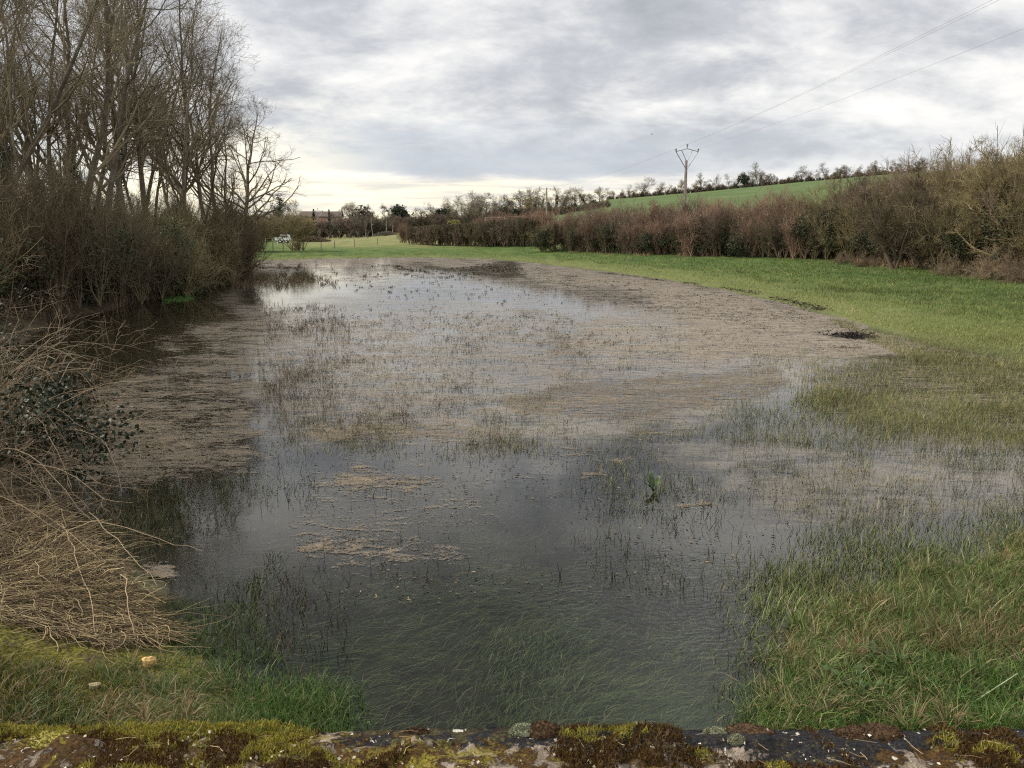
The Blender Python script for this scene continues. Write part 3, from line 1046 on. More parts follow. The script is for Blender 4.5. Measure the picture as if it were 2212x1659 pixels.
NEAR_R = [(1570, 1240), (1720, 1185), (1900, 1140), (2212, 1075), (2330, 1060), (2330, 1600), (1500, 1600), (1560, 1500), (1560, 1380)]
grass('grass', 'long wet green grass on the near right bank and the meadow edge', [
    (NEAR_R, 21000, .06, .19, .0075, GREENS, (4, 5, 3, 2.2, 3.4), True, .42, .85, 30),
    ([(1560, 1230), (1740, 1120), (2330, 1030), (2420, 1260), (2000, 1400), (1960, 1500), (1960, 1700), (1560, 1700)], 10000, .05, .20, .007, [(.13, .18, .05), (.19, .225, .075), (.08, .10, .034), (.36, .33, .19)], (3, 3, 1.6, 2.2), False, .30, 1, 170),
    ([(1650, 1200), (1900, 1130), (2330, 1060), (2330, 1420), (1800, 1420)], 8000, .08, .22, .006, [(.36, .25, .13), (.16, .19, .07), (.09, .14, .04)], (2.5, 3, 3), True, .3, 1),
    ([(1640, 1440), (1900, 1440), (2330, 1480), (2330, 1600), (1540, 1600)], 9000, .10, .26, .008, [(.085, .17, .035), (.13, .23, .05), (.05, .10, .025), (.2, .22, .09)], (5, 4, 2, 1), True, .6, 1),
    ([(1960, 1340), (2330, 1330), (2330, 1440), (1980, 1430)], 2600, .08, .2, .006, [(.36, .25, .15), (.26, .19, .11)], (1, 1), True, .9, 1, 40),
    ([(1700, 1290), (1880, 1280), (1900, 1370), (1740, 1370)], 1300, .06, .16, .006, [(.26, .18, .10), (.16, .12, .07)], (1, 1), True, .9, 1),
    ([(1500, 1200), (1700, 1110), (2330, 1000), (2330, 1180), (1800, 1320), (1780, 1640), (1500, 1640)], 2600, .05, .16, .006, [(.08, .10, .035), (.14, .17, .055), (.22, .19, .09)], (3, 3, 2), False, .3, 1, 140),
    ([(1690, 790), (1760, 765), (2000, 758), (2330, 800), (2330, 1000), (2080, 990), (1900, 950), (1660, 900)], 26000, .07, .19, .006, [(.19, .20, .075), (.30, .26, .13), (.12, .15, .045), (.08, .065, .04)], (3, 2.6, 3, 1), False, .28, 1, 110),
    ([(1780, 690), (1900, 712), (2000, 735), (2330, 780), (2330, 840), (1980, 785), (1880, 740)], 15000, .06, .14, .005, [(.18, .18, .07), (.28, .25, .13), (.12, .14, .05)], (3, 3, 2), False, .3, 1),
    ([(1900, 690), (2120, 725), (2330, 760), (2330, 800), (2000, 750)], 8000, .06, .14, .005, [(.18, .21, .07), (.28, .26, .13), (.14, .17, .05)], (3, 2, 3), True, .3, 1),
], 21)
grass('meadow_grass', 'short yellow green grass sloping from the water up to the hedge', [
    ([(1160, 566), (1430, 598), (1700, 648), (1900, 705), (2120, 740), (2330, 770), (2330, 640), (1900, 610), (1500, 575), (1200, 560)], 40000, .06, .14, .007, [(.16, .20, .05), (.21, .225, .075), (.32, .29, .14)], (4, 4, 2), True, .35, 1),
    ([(1180, 535), (1500, 545), (1750, 560), (2000, 590), (2330, 600), (2330, 680), (1900, 640), (1500, 585), (1180, 560)], 30000, .10, .22, .008, [(.105, .15, .042), (.14, .175, .055), (.065, .105, .03), (.23, .215, .095)], (4, 3, 2.5, 1), True, .4, 1),
    ([(560, 548), (1160, 535), (1180, 568), (560, 562)], 16000, .05, .12, .007, [(.12, .165, .04), (.15, .18, .055), (.22, .20, .09)], (4, 3, 1), True, .4, 1),
    ([(1180, 535), (1500, 545), (1750, 560), (2000, 590), (2330, 600), (2330, 720), (1900, 660), (1500, 590), (1180, 562)], 9000, .14, .30, .010, [(.075, .12, .032), (.10, .14, .04), (.20, .19, .08)], (3, 3, 1.6), True, .5, 1),
], 22)
grass('bank_grass', 'dark green tangled grass on the near left bank', [
    ([(-120, 1400), (120, 1440), (330, 1430), (460, 1420), (560, 1500), (560, 1600), (-120, 1600)], 16000, .04, .14, .0065, [(.06, .082, .022), (.105, .12, .03), (.20, .18, .04), (.27, .20, .115)], (3.4, 3, 2.6, 2.2), True, .9, 1),
    ([(-120, 1370), (120, 1420), (330, 1440), (380, 1520), (330, 1600), (-120, 1600)], 34000, .015, .05, .007, [(.13, .125, .018), (.20, .18, .025), (.08, .09, .018)], (3, 2, 2), True, .8, 1),
    ([(240, 1320), (480, 1350), (680, 1420), (800, 1490), (830, 1680), (240, 1680)], 7500, .06, .16, .006, [(.055, .105, .028), (.085, .14, .038), (.05, .08, .022), (.2, .18, .09)], (5, 4, 3, .9), False, .5, 1, 190),
    ([(420, 1400), (820, 1450), (880, 1680), (420, 1680)], 2400, .07, .18, .006, [(.065, .125, .03), (.10, .16, .045), (.19, .18, .08)], (3, 3, 1), False, .55, 1, 190),
    ([(330, 1300), (540, 1300), (620, 1430), (400, 1420)], 3000, .05, .16, .005, [(.05, .085, .025), (.09, .13, .04)], (1, 1), False, .6, 1),
    ([(300, 628), (420, 622), (410, 645), (330, 655)], 1800, .06, .14, .008, [(.07, .15, .03), (.10, .19, .04)], (1, 1), False, .4, 1),
], 23)
# tussocks on the near banks
rs = R(29)
mb = Mesh()
for poly, n, pal, wts, hh in (
        ([(1700, 1230), (2330, 1120), (2330, 1590), (1600, 1590), (1660, 1420)], 300, [(.09, .16, .035), (.14, .20, .055), (.34, .30, .16), (.06, .10, .028)], (3, 3, 2, 2), .21),
        ([(300, 1430), (560, 1450), (640, 1590), (-100, 1590), (-100, 1480)], 90, [(.06, .10, .028), (.09, .14, .04), (.28, .22, .12)], (3, 3, 1.6), .15),
        ([(1740, 790), (2330, 760), (2330, 960), (1900, 930)], 120, [(.16, .18, .065), (.30, .26, .13), (.11, .14, .045)], (3, 2, 2), .20)):
    Pc, q = scatter_view(rs, poly, n, True)
    for c_ in Pc:
        m_ = rs.randint(18, 55)
        a_ = rs.uniform(0, 6.28, m_)
        r_ = .05 * rs.rand(m_) ** .6
        B = c_ + np.stack([np.cos(a_) * r_, np.sin(a_) * r_, np.full(m_, -.02)], 1)
        dead = rs.rand() < .22
        V, Q, T, C = blades(rs, B, hh * rs.uniform(.5, 1.25, m_), .0065 * rs.uniform(.6, 1.3, m_), r_ / .05 * .75 + rs.rand(m_) * .25, a_ + rs.randn(m_) * .4, 3, 1.1,
                            colmix(rs, m_, [(.30, .22, .12), (.22, .15, .08)], (1, 1)) if dead else colmix(rs, m_, pal, wts, .35))
        mb.add(V, Q, T, C)
tag(mb.build('grass_tussocks', M['blade']), 'loose spreading grass tussocks on the near banks', 'grass', kind='stuff')
# drowned grass, combed by the slow current, below the surface
rs = R(31)
mb = Mesh()
for poly, n, pal in (
        ([(640, 1300), (1000, 1180), (1250, 1200), (1500, 1180), (1640, 1240), (1640, 1600), (690, 1600)], 20000, [(.15, .20, .085), (.22, .26, .12), (.11, .21, .06), (.36, .35, .22)]),
        ([(1050, 1330), (1620, 1260), (1650, 1600), (1100, 1600)], 12000, [(.15, .24, .075), (.26, .31, .13), (.12, .24, .055), (.46, .44, .27)]),
        ([(1450, 1480), (1660, 1450), (1640, 1600), (1420, 1600)], 4000, [(.11, .20, .06), (.16, .25, .08)]),
        ([(620, 1450), (800, 1480), (780, 1600), (620, 1600)], 4000, [(.12, .20, .08), (.16, .25, .11), (.22, .22, .15)]),
        ([(560, 1040), (1100, 1000), (1640, 1100), (1500, 1250), (600, 1300)], 9000, [(.19, .19, .13), (.28, .27, .18)])):
    P, q = scatter_view(rs, poly, n)
    n = len(P)
    P = P[fbm(P[:, 0] * 1.1, P[:, 1] * .8, 4, 15) > rs.uniform(.3, .66, n)]
    n = len(P)
    P[:, 2] = rs.uniform(-.20, -.04, n)
    azm = -1.9 + 2.6 * (fbm(P[:, 0] * .6, P[:, 1] * .6, 3, 2) - .5) + rs.randn(n) * .28
    V, Q, T, C = blades(rs, P, rs.uniform(.08, .30, n), np.maximum(.0045, P[:, 1] * .0005) * rs.uniform(.6, 1.3, n), rs.uniform(1.0, 1.5, n), azm, 3, .25, colmix(rs, n, pal, np.ones(len(pal))))
    V[:, 2] = np.minimum(V[:, 2], -.008)
    mb.add(V, Q, T, C)
tag(mb.build('drowned_grass', M['stem']), 'drowned grey green grass lying below the clear water', 'grass', kind='stuff')

# black strandline flecks and dark sedge far out
rs = R(33)
mb = Mesh()
for pts, n, sx, sz in (([(1400, 603), (1480, 612), (1600, 630), (1680, 648), (1760, 668), (1800, 682)], 1500, .18, .03),
                       ([(1300, 590), (1400, 601)], 200, .15, .02),
                       ([(1815, 727), (1870, 730)], 900, .22, .05)):
    pts = np.array(pts, float)
    tq = rs.rand(n) * (len(pts) - 1)
    if n == 1500:
        tq = tq[fbm(tq * 3, tq * 0, 2, 4) > .48]
        n = len(tq)
    i = np.minimum(tq.astype(int), len(pts) - 2)
    q = pts[i] + (pts[i + 1] - pts[i]) * (tq - i)[:, None]
    P = ground_pt(q[:, 0], q[:, 1])
    P[:, :2] += rs.randn(n, 2) * sx
    P[:, 2] = np.maximum(ground_z(P[:, 0], P[:, 1]), 0) + .012 + np.abs(rs.randn(n)) * sz
    V, T = leaf_quads(rs, P, rs.uniform(.05, .14, n), .7, .3)
    mb.add(V, None, T, np.repeat(colmix(rs, n, [(.025, .02, .016), (.05, .04, .028)], (3, 1)), 4, 0))
tag(mb.build('strandline_debris', M['stem']), 'black strips of wrack left along the right waterline', 'debris', kind='stuff')
marsh('sedge_bed', 'low dark sedge bed at the far end of the water', [
    ([(800, 576), (930, 580), (1110, 572), (1130, 586), (1010, 592), (900, 587), (800, 582)], 3800, .03, .12, .01, [(.03, .028, .02), (.05, .05, .025)], (3, 1), .2, .5),
    ([(840, 588), (1100, 598), (1080, 608), (900, 604)], 500, .05, .14, .008, [(.03, .028, .02), (.05, .05, .025)], (3, 1), .2, .5),
    ([(540, 568), (650, 566), (640, 575), (550, 582)], 900, .05, .2, .01, [(.05, .045, .03), (.1, .08, .05)], (3, 1), .2, .5),
], 34)

# ------------------------------------------------------------------ plants as templates
def tree_parts(seed, h, r0, lean=(0, 0), limbs=26, l2=7, l3=5, l4=2, first=.28, spread=.36, ang=(32, 62), up=.10, forks=1, twig_r=.006, wand=.12, k=12, fine=1.0):
    rs = R(seed)
    base = np.zeros((forks, k, 3))
    rad_ = np.zeros((forks, k))
    for f in range(forks):
        d = np.array([lean[0] + rs.randn() * .05 + (rs.randn() * .16 if forks > 1 else 0), lean[1] + rs.randn() * .05 + (rs.randn() * .16 if forks > 1 else 0), 1.0])
        p_ = np.array([rs.randn() * .12 * (forks > 1), rs.randn() * .12 * (forks > 1), -.15])
        hh = h * (1 if f == 0 else rs.uniform(.75, .95))
        for j in range(k):
            base[f, j] = p_
            d = d + np.append(rs.randn(2) * wand / 2, .06)
            d /= np.linalg.norm(d)
            p_ = p_ + d * hh / (k - 1)
        rad_[f] = r0 * (1 if f == 0 else .75) * (1 - .9 * np.linspace(0, 1, k) ** .85) * np.where(np.arange(k) == 0, 1.25, 1)
    fo = max(4, limbs // forks)
    P1, r1 = grow(rs, base, rad_, fo, first, .98, lambda t: h * (spread - (spread - .10) * ((t - first) / (1 - first))), ang, 7, .32, up, .55, .018)
    P2, r2 = grow(rs, P1, r1, l2, .18, 1.0, lambda t: h * .12 * fine * (1.25 - .7 * t), (25, 60), 5, .35, .05, .6, .010)
    P3, r3 = grow(rs, P2, r2, l3, .15, 1.0, lambda t: h * .055 * fine * (1.2 - .6 * t), (25, 60), 4, .4, .05, .65, twig_r * 1.2)
    P4, r4 = grow(rs, P3, r3, l4, .1, 1.0, h * .030 * fine, (20, 60), 3, .4, .08, .7, twig_r, .6)
    zt = np.percentile(P4[..., 2], 99.6)
    f_ = h / zt
    base, P1, P2, P3, P4 = [q * np.array([1, 1, f_]) for q in (base, P1, P2, P3, P4)]
    trunk = Mesh().tube(base, rad_, 8)
    crown = Mesh().tube(P1, r1, 5).tube(P2, r2, 4).tube(P3, r3, 3).tube(P4, r4, 3)
    return trunk, crown, base, rad_, P1


def ivy_on(rs, base, t1, n, spread, size):
    """ivy leaves crowding round a trunk up to share t1 of its height"""
    m_, k, _ = base.shape
    f = rs.randint(0, m_, n)
    t_ = rs.rand(n) ** .8 * t1 * (k - 1)
    i = np.minimum(t_.astype(int), k - 2)
    P = base[f, i] + (base[f, i + 1] - base[f, i]) * (t_ - i)[:, None]
    a = rs.uniform(0, 6.28, n)
    lump = .4 + 1.0 * fbm(a * 1.3, t_ * 1.7, 3, 7)
    d = spread * lump * rs.uniform(.55, 1.0, n) * (1 - .5 * (t_ / (k - 1) / t1) ** 2)
    P = P + np.stack([np.cos(a) * d, np.sin(a) * d, rs.randn(n) * .15], 1)
    P[:, 2] = np.maximum(P[:, 2], .02)
    V, T = leaf_quads(rs, P, size * rs.uniform(.6, 1.3, n))
    return Mesh().add(V, None, T)


def shrub_mesh(seed, h, w_, stems=40, l2=10, l3=8, upr=.12, ang=(5, 55), twig_r=.006, r0=.025, base_w=.6, wander=.3, l3len=.14, t2=.2):
    rs = R(seed)
    root = np.zeros((8, 2, 3))
    root[:, 0, :2] = rs.randn(8, 2) * base_w * .5
    root[:, 0, 2] = -.1
    root[:, 1] = root[:, 0] + [0, 0, .25]
    rr = np.full((8, 2), r0)
    per = max(1, stems // 8)
    wide = math.degrees(math.atan2(w_ / 2, h))
    P1, r1 = grow(rs, root, rr, per, .2, 1.0, h * .92, (ang[0], min(ang[1], wide * 1.7 + 6)), 7, wander, upr, .9, .012, .25, .3)
    P2, r2 = grow(rs, P1, r1, l2, t2, 1.0, lambda t: h * .30 * (1.25 - .55 * t), (15, 55), 5, .4, upr * .7, .6, twig_r * 1.3, .5)
    P3, r3 = grow(rs, P2, r2, l3, .1, 1.0, h * l3len, (15, 60), 4, .4, upr * .6, .7, twig_r, .6)
    q = P3.reshape(-1, 3)
    f_ = np.array([w_ / 2 / np.percentile(np.hypot(q[:, 0], q[:, 1]), 93)] * 2 + [h / np.percentile(q[:, 2], 98.5)])
    f_[:2] = np.minimum(f_[:2], 1.6)
    P1, P2, P3 = P1 * f_, P2 * f_, P3 * f_
    mb = Mesh().tube(P1, r1, 4).tube(P2, r2, 3).tube(P3, r3, 3)
    V = np.concatenate(mb.V)
    mb.V = [np.where(V[:, 2:3] < -.1, V * [1, 1, 0] + [0, 0, -.1], V)]
    return mb, P1, P2


def leaf_mass(seed, n, rx, ry, rz, zc_, size, lumps=9, squash=.9):
    """leaves gathered in uneven lumps spread through a volume"""
    rs = R(seed)
    c = rs.randn(lumps, 3)
    c /= np.linalg.norm(c, axis=1, keepdims=True)
    c *= rs.uniform(.25, .8, (lumps, 1))
    k = rs.randint(0, lumps, n)
    d = rs.randn(n, 3)
    d /= np.linalg.norm(d, axis=1, keepdims=True)
    d *= (rs.rand(n, 1) ** .45) * rs.uniform(.28, .62, lumps)[k][:, None]
    P = (c[k] + d) * [rx, ry, rz] + [0, 0, zc_]
    P[:, 2] = np.maximum(P[:, 2], .03 + .05 * rs.rand(n))
    V, T = leaf_quads(rs, P, size * rs.uniform(.6, 1.35, n))
    return Mesh().add(V, None, T)


ORD = 'first second third fourth fifth sixth seventh eighth ninth tenth eleventh twelfth thirteenth fourteenth fifteenth sixteenth seventeenth eighteenth nineteenth twentieth'.split()
TENS = {2: 'twenty', 3: 'thirty', 4: 'forty', 5: 'fifty', 6: 'sixty', 7: 'seventy', 8: 'eighty', 9: 'ninety'}
TENTH = {2: 'twentieth', 3: 'thirtieth', 4: 'fortieth', 5: 'fiftieth', 6: 'sixtieth', 7: 'seventieth', 8: 'eightieth', 9: 'ninetieth'}


def ordw(i):
    i += 1
    if i <= 20:
        return ORD[i - 1]
    if i % 10 == 0:
        return TENTH[i // 10]
    return TENS[i // 10] + '-' + ORD[i % 10 - 1]


def along(marks, px, seen):
    """where a thing of a row stands: counted from the landmark before it"""
    m_ = [q for q in marks if q[0] <= px][-1]
    seen[m_[1]] = seen.get(m_[1], -1) + 1
    return f'{ordw(seen[m_[1]])} going right from {m_[1]}'


class Template:
    def __init__(s, name, parts, sub=None):
        s.name, s.parts, s.sub = name, parts, sub or {}

    def put(s, loc, rz, scale, label, cat, group, sz=None):
        e = empty(s.name, loc, rz)
        e.scale = (scale, scale, scale * (sz or 1))
        tag(e, label, cat, group)
        for pn, me in s.parts:
            o = link(pn, me, e)
        return e


# ---- the wood on the left bank
wood = []
specs = [dict(seed=101, h=19, r0=.20, limbs=20, first=.26, spread=.27, ang=(24, 50), up=.13, wand=.16),
         dict(seed=102, h=20, r0=.21, limbs=26, first=.24, spread=.28, ang=(22, 52), up=.13, forks=2, wand=.16),
         dict(seed=103, h=17, r0=.18, limbs=22, first=.28, spread=.30, ang=(30, 58), up=.10, lean=(.10, 0), wand=.18),
         dict(seed=104, h=18, r0=.19, limbs=24, first=.22, spread=.32, ang=(34, 62), up=.11, wand=.18),
         dict(seed=105, h=16, r0=.15, limbs=24, first=.22, spread=.26, ang=(22, 50), up=.14, forks=3, wand=.16)]
for k_, s_ in enumerate(specs):
    tk, cr, base, rd, P1 = tree_parts(**s_)
    wood.append(dict(trunk=tk.mesh('trunk', M['bark']), crown=cr.mesh('crown', M['twig']), base=base))
    wood[-1]['ivy'] = ivy_on(R(s_['seed']), base, .36, 4600, .62, .12).mesh('ivy', M['ivy'])
T_plain = [Template('bare_tree', [('trunk', d['trunk']), ('crown', d['crown'])]) for d in wood]
T_ivy = [Template('bare_tree', [('trunk', d['trunk']), ('crown', d['crown']), ('ivy', d['ivy'])]) for d in wood]
# px of trunk foot, distance, variant, scale, ivy, rotation
wood_spots = [
    (478, 50, 2, .90, 0, .2), (440, 54, 0, .92, 0, 1.0), (402, 46, 3, .92, 0, 2.2), (372, 55, 1, .92, 0, .4), (345, 44, 0, .95, 0, 3.0),
    (318, 50, 4, 1.05, 0, 5.0), (284, 42, 2, 1.05, 0, .3), (252, 48, 1, 1.0, 1, 2.5), (222, 40, 3, 1.02, 0, 1.3),
    (186, 46, 0, 1.05, 1, 4.1), (146, 39, 1, .98, 0, .9), (104, 44, 4, 1.1, 1, 3.4),
    (62, 37, 2, 1.05, 0, 2.0), (22, 41, 0, 1.0, 1, .1), (-40, 36, 1, 1.05, 0, 4.5),
    (425, 62, 4, 1.05, 0, 1.5), (500, 58, 0, .66, 0, 3.9), (205, 58, 3, 1.1, 0, .5), (85, 52, 0, 1.1, 0, 1.1), (-10, 50, 2, 1.1, 0, 2.7)]
order = sorted(range(len(wood_spots)), key=lambda i: -wood_spots[i][0])
for rank, i in enumerate(order):
    px, Y, v, s_, iv, rz = wood_spots[i]
    X = x_of(px, Y)
    z = float(ground_z(np.array([X]), np.array([Y]))[0])
    lk = 'ivy-wrapped bare tree' if iv else ('many-stemmed bare tree' if v in (1, 4) else 'tall bare grey tree')
    (T_ivy if iv else T_plain)[v].put((X, Y, z), rz, s_, f'{lk}, {ordw(rank)} from the field end of the left wood', 'tree', 'bare trees of the wood on the left bank')

# the low tree arching out over the meadow at the end of the wood
tk, cr, base, rd, P1 = tree_parts(seed=120, h=10.5, r0=.20, lean=(.10, 0), limbs=30, first=.16, spread=.52, ang=(45, 80), up=.07, wand=.16)
Ta = Template('bare_tree', [('trunk', tk.mesh('trunk', M['bark'])), ('crown', cr.mesh('crown', M['twig']))])
X = x_of(527, 62)
Ta.put((X, 62, float(ground_z(np.array([X]), np.array([62.]))[0])), .3, 1.18, 'low wide bare tree reaching out over the meadow from the end of the wood', 'tree', 'bare trees of the wood on the left bank')

# thicket along the left bank
th = []
for k_, (sd_, h_, w_, mt) in enumerate(((201, 4.6, 3.6, 'thicket'), (202, 4.2, 3.8, 'thicket_dark'), (203, 5.2, 3.4, 'thicket'), (204, 4.0, 4.4, 'thicket_dark'))):
    mb, P1, P2 = shrub_mesh(sd_, h_, w_, 44, 10, 8, .08, (3, 60), .006, .03, 1.6, .3, .14, .04)
    th.append(mb.mesh('branches', M[mt]))
for k_ in range(4):
    o_ = th[k_].copy()
    o_.materials[0] = M['olive_twig' if k_ % 2 else 'thicket_dark']
    th.append(o_)
th_leaf = [leaf_mass(211, 5200, 1.7, 1.7, 2.2, 2.0, .11, 12).mesh('ivy', M['ivy']), leaf_mass(212, 3600, 1.5, 1.5, 1.3, 1.2, .11, 9).mesh('ivy', M['ivy'])]
rs = R(41)
spots = []
for row, (off, y0, y1, st) in enumerate(((0, 19, 58, 2.0), (3.0, 19, 58, 2.8), (6.5, 22, 58, 4.2))):
    Y = y0
    while Y < y1:
        Xs = min(np.interp(Y, [15, 24, 30, 40, 48, 54, 62], [-16.4, -15.9, -15.4, -15.7, -15.9, -16.3, -17.6]) + .1, -.318 * Y - 1.2) - off + rs.randn() * .35
        spots.append((Xs, Y, row))
        Y += st * rs.uniform(.8, 1.2)
for i, (X, Y, row) in enumerate(spots):
    z = float(ground_z(np.array([X]), np.array([Y]))[0])
    v = rs.randint(0, 8) if Y < 44 else rs.randint(0, 5)
    leafy = Y < 41 and rs.rand() < .6
    parts = [('branches', th[v])]
    if leafy:
        parts.append(('ivy', th_leaf[rs.randint(0, 2)]))
    rowname = ('along the water edge', 'behind the water edge row', 'under the trees', 'at the back of the wood')[row]
    nth = sum(1 for q in spots[:i + 1] if q[2] == row) - 1
    tone = 'ivy-grown' if leafy else ('brown' if v in (0, 2) else ('olive brown' if v in (5, 7) else 'grey brown'))
    Template('thicket_shrub', parts).put((X, Y, z), rs.uniform(0, 6.28), rs.uniform(.66, .98) * (1 + (.15 if row else .05) * rs.rand() ** 2 + (.12 if Y < 36 else 0)), f'{tone} thicket shrub, {ordw(nth)} from the near end {rowname}', 'shrub', 'shrubs of the thicket on the left bank')

rs = R(42)
n = 9000
P = np.stack([np.zeros(n), rs.uniform(17, 56, n), np.zeros(n)], 1)
P[:, 0] = np.minimum(np.interp(P[:, 1], [15, 24, 30, 40, 48, 54, 62], [-16.4, -15.9, -15.4, -15.7, -15.9, -16.3, -17.6]) + .6, -.311 * P[:, 1] - .3) - np.abs(rs.randn(n)) * 1.3
P[:, 2] = ground_z(P[:, 0], P[:, 1]) - .05
k = fbm(P[:, 0] * .7, P[:, 1] * .5, 3, 12) > rs.uniform(.25, .6, n)
P = P[k]
n = len(P)
V, Q, T, C = blades(rs, P, rs.uniform(.25, 1.3, n), rs.uniform(.012, .022, n), np.abs(rs.randn(n)) * .3, rs.uniform(0, 6.28, n), 3, .6, colmix(rs, n, [(.16, .115, .07), (.10, .072, .045), (.22, .16, .10), (.07, .08, .035)], (3, 3, 1, 1)))
tag(Mesh().add(V, Q, T, C).build('bank_undergrowth', M['dry']), 'brown dead stems and low growth along the foot of the left thicket', 'undergrowth', kind='stuff')

# ---- hedge along the right of the meadow
HEDGE = [(-.0, 0)]
hl_px = np.array([1150, 1200, 1300, 1400, 1500, 1600, 1700, 1800, 1900, 2000, 2100, 2212, 2330])
hl_Y = np.array([91, 88, 80, 75, 70, 66, 62, 57.5, 53, 47.5, 43, 39, 36])
hl_top = np.array([480, 450, 444, 440, 428, 424, 417, 405, 385, 350, 322, 298, 280])
hT = {}
for nm, sd_, h_, w_, mt, st in (('osier', 301, 4.2, 3.0, 'osier', 64), ('osier2', 302, 4.0, 3.4, 'osier', 64), ('brown', 303, 4.2, 3.6, 'hedge_brown', 56), ('olive', 304, 4.4, 4.2, 'olive_twig', 48), ('brown2', 305, 4.0, 3.4, 'thicket_dark', 56)):
    mb, P1, P2 = shrub_mesh(sd_, h_, w_, st, 10, 7, .16 if 'osier' in nm else .06, (2, 45), .008, .03, 1.2)
    hT[nm] = mb.mesh('branches', M[mt])
hleaf = [leaf_mass(311 + i, 6500, 2.4, 2.2, 2.1, 1.95, .16, 14).mesh('leaves', M['holly']) for i in range(3)]
rs = R(43)
hd = []
for px in np.arange(1205, 2340, 29):
    hd.append((px + rs.uniform(-8, 8), 0, 'front'))
for px in np.arange(1215, 2340, 34):
    hd.append((px + rs.uniform(-8, 8), 2.6, 'back'))
for px in np.arange(1850, 2350, 42):
    hd.append((px + rs.uniform(-8, 8), 5.2, 'rear'))
cnt = {'front': 0, 'back': 0, 'rear': 0}
for px, off, row in hd:
    Y = float(np.interp(px, hl_px, hl_Y)) + off + 1.2
    top = float(np.interp(px, hl_px, hl_top))
    z = float(ground_z(np.array([x_of(px, Y, 1)]), np.array([Y]))[0])
    X = x_of(px, Y, z)
    ztop = at_y(px, top, Y).z
    hgt_ = ztop - z
    if row == 'front':
        dark_p = .45 if px > 1420 else .3
        leafy = rs.rand() < dark_p
        kind = rs.choice(['brown', 'brown2', 'osier2']) if px < 1760 else rs.choice(['brown', 'brown2', 'olive'])
        sc_ = hgt_ * rs.uniform(.58, .78) / 4.1
    else:
        leafy = rs.rand() < .15
        kind = rs.choice(['osier', 'osier2', 'osier', 'brown']) if px < 1760 else rs.choice(['olive', 'brown', 'olive'])
        sc_ = hgt_ * rs.uniform(.74, 1.02) / 4.1
    if px > 1980:
        sc_ *= .92
    parts = [('branches', hT[kind])] + ([('leaves', hleaf[rs.randint(0, 3)])] if leafy else [])
    tone = {'osier': 'red brown twiggy', 'osier2': 'red brown twiggy', 'brown': 'brown leafless', 'brown2': 'dark brown leafless', 'olive': 'olive brown leafless'}[kind]
    if leafy:
        tone = 'dark leafy' if row == 'front' else 'half leafy'
    e = Template('hedge_shrub', parts).put((X, Y, z - .05), rs.uniform(0, 6.28), sc_, f'{tone} shrub, {ordw(cnt[row])} from the far end in the right hedge {row} row', 'shrub', 'shrubs of the hedge right of the meadow')
    for ch in e.children:
        if ch.name.startswith('leaves'):
            ch.scale = rs.uniform(.6, 1.05, 3)
            ch.location = (rs.uniform(-.6, .6), rs.uniform(-.6, .6), rs.uniform(-.1, .7))
    cnt[row] += 1
# first olive bush with a dark clump at the far end of the hedge
X = x_of(1172, 88)
z0 = float(ground_z(np.array([X]), np.array([88.]))[0])
Template('hedge_shrub', [('branches', hT['olive']), ('leaves', hleaf[1])]).put((X, 88, z0), 1, .62, 'olive bush with a dark leafy base at the far end of the right hedge', 'shrub', 'shrubs of the hedge right of the meadow')
# rust-leaved young tree above the hedge beside the pole
tk, cr, base, rd, P1 = tree_parts(seed=330, h=4.6, r0=.08, limbs=16, l2=4, l3=3, l4=2, first=.15, spread=.35)
rl = leaf_mass(331, 1500, 1.0, 1.0, 1.9, 2.7, .16, 9).mesh('leaves', M['rust_leaf'])
Tr = Template('young_tree', [('trunk', tk.mesh('trunk', M['bark'])), ('crown', cr.mesh('crown', M['osier'])), ('leaves', rl)])
for px, Y, s_, lb in ((1418, 82, 1.0, 'small tree holding rust red dead leaves, left of the tall pole'), (1476, 80, .72, 'smaller rust red young tree close to the foot of the tall pole')):
    X = x_of(px, Y)
    Tr.put((X, Y, float(ground_z(np.array([X]), np.array([float(Y)]))[0]) + .3), 1.0, s_, lb, 'tree', 'rust coloured young trees')
# hedgerow trees at the right
hed = []
for sd_, h_, mt in ((341, 6.6, 'olive_twig'), (342, 6.2, 'thicket_dark'), (343, 7.0, 'olive_twig')):
    tk, cr, base, rd, P1 = tree_parts(seed=sd_, h=h_, r0=.17, limbs=34, l2=8, l3=6, l4=4, first=.14, spread=.46, ang=(30, 72), forks=3, wand=.3, twig_r=.006, up=.08)
    hed.append(Template('hedge_tree', [('trunk', tk.mesh('trunk', M['hedge_brown'])), ('crown', cr.mesh('crown', M[mt]))]))
for i, (px, Y, v, s_, lb) in enumerate((
        (1935, 48.5, 1, .86, 'dark gnarled hedge tree with forked trunk, leftmost tree standing out of the right hedge'),
        (1995, 51, 1, .95, 'dark round-topped bare tree behind the gnarled forked hedge tree'),
        (2040, 46, 0, .92, 'olive brown lichened tree next right of the dark gnarled hedge tree'),
        (2105, 45, 2, 1.0, 'tallest olive brown bare tree in the right hedge'),
        (2165, 41, 0, .98, 'bare olive tree by the tall saplings at the right end of the hedge'),
        (2225, 40, 2, .95, 'bare tree cut by the right edge of the view'),
        (2300, 38, 0, 1.0, 'outermost bare hedge tree past the right edge of the view'))):
    z = float(ground_z(np.array([x_of(px, Y, 1)]), np.array([float(Y)]))[0])
    hed[v].put((x_of(px, Y, z), Y, z), i * 1.3, s_, lb, 'tree', 'trees in the right hedge')
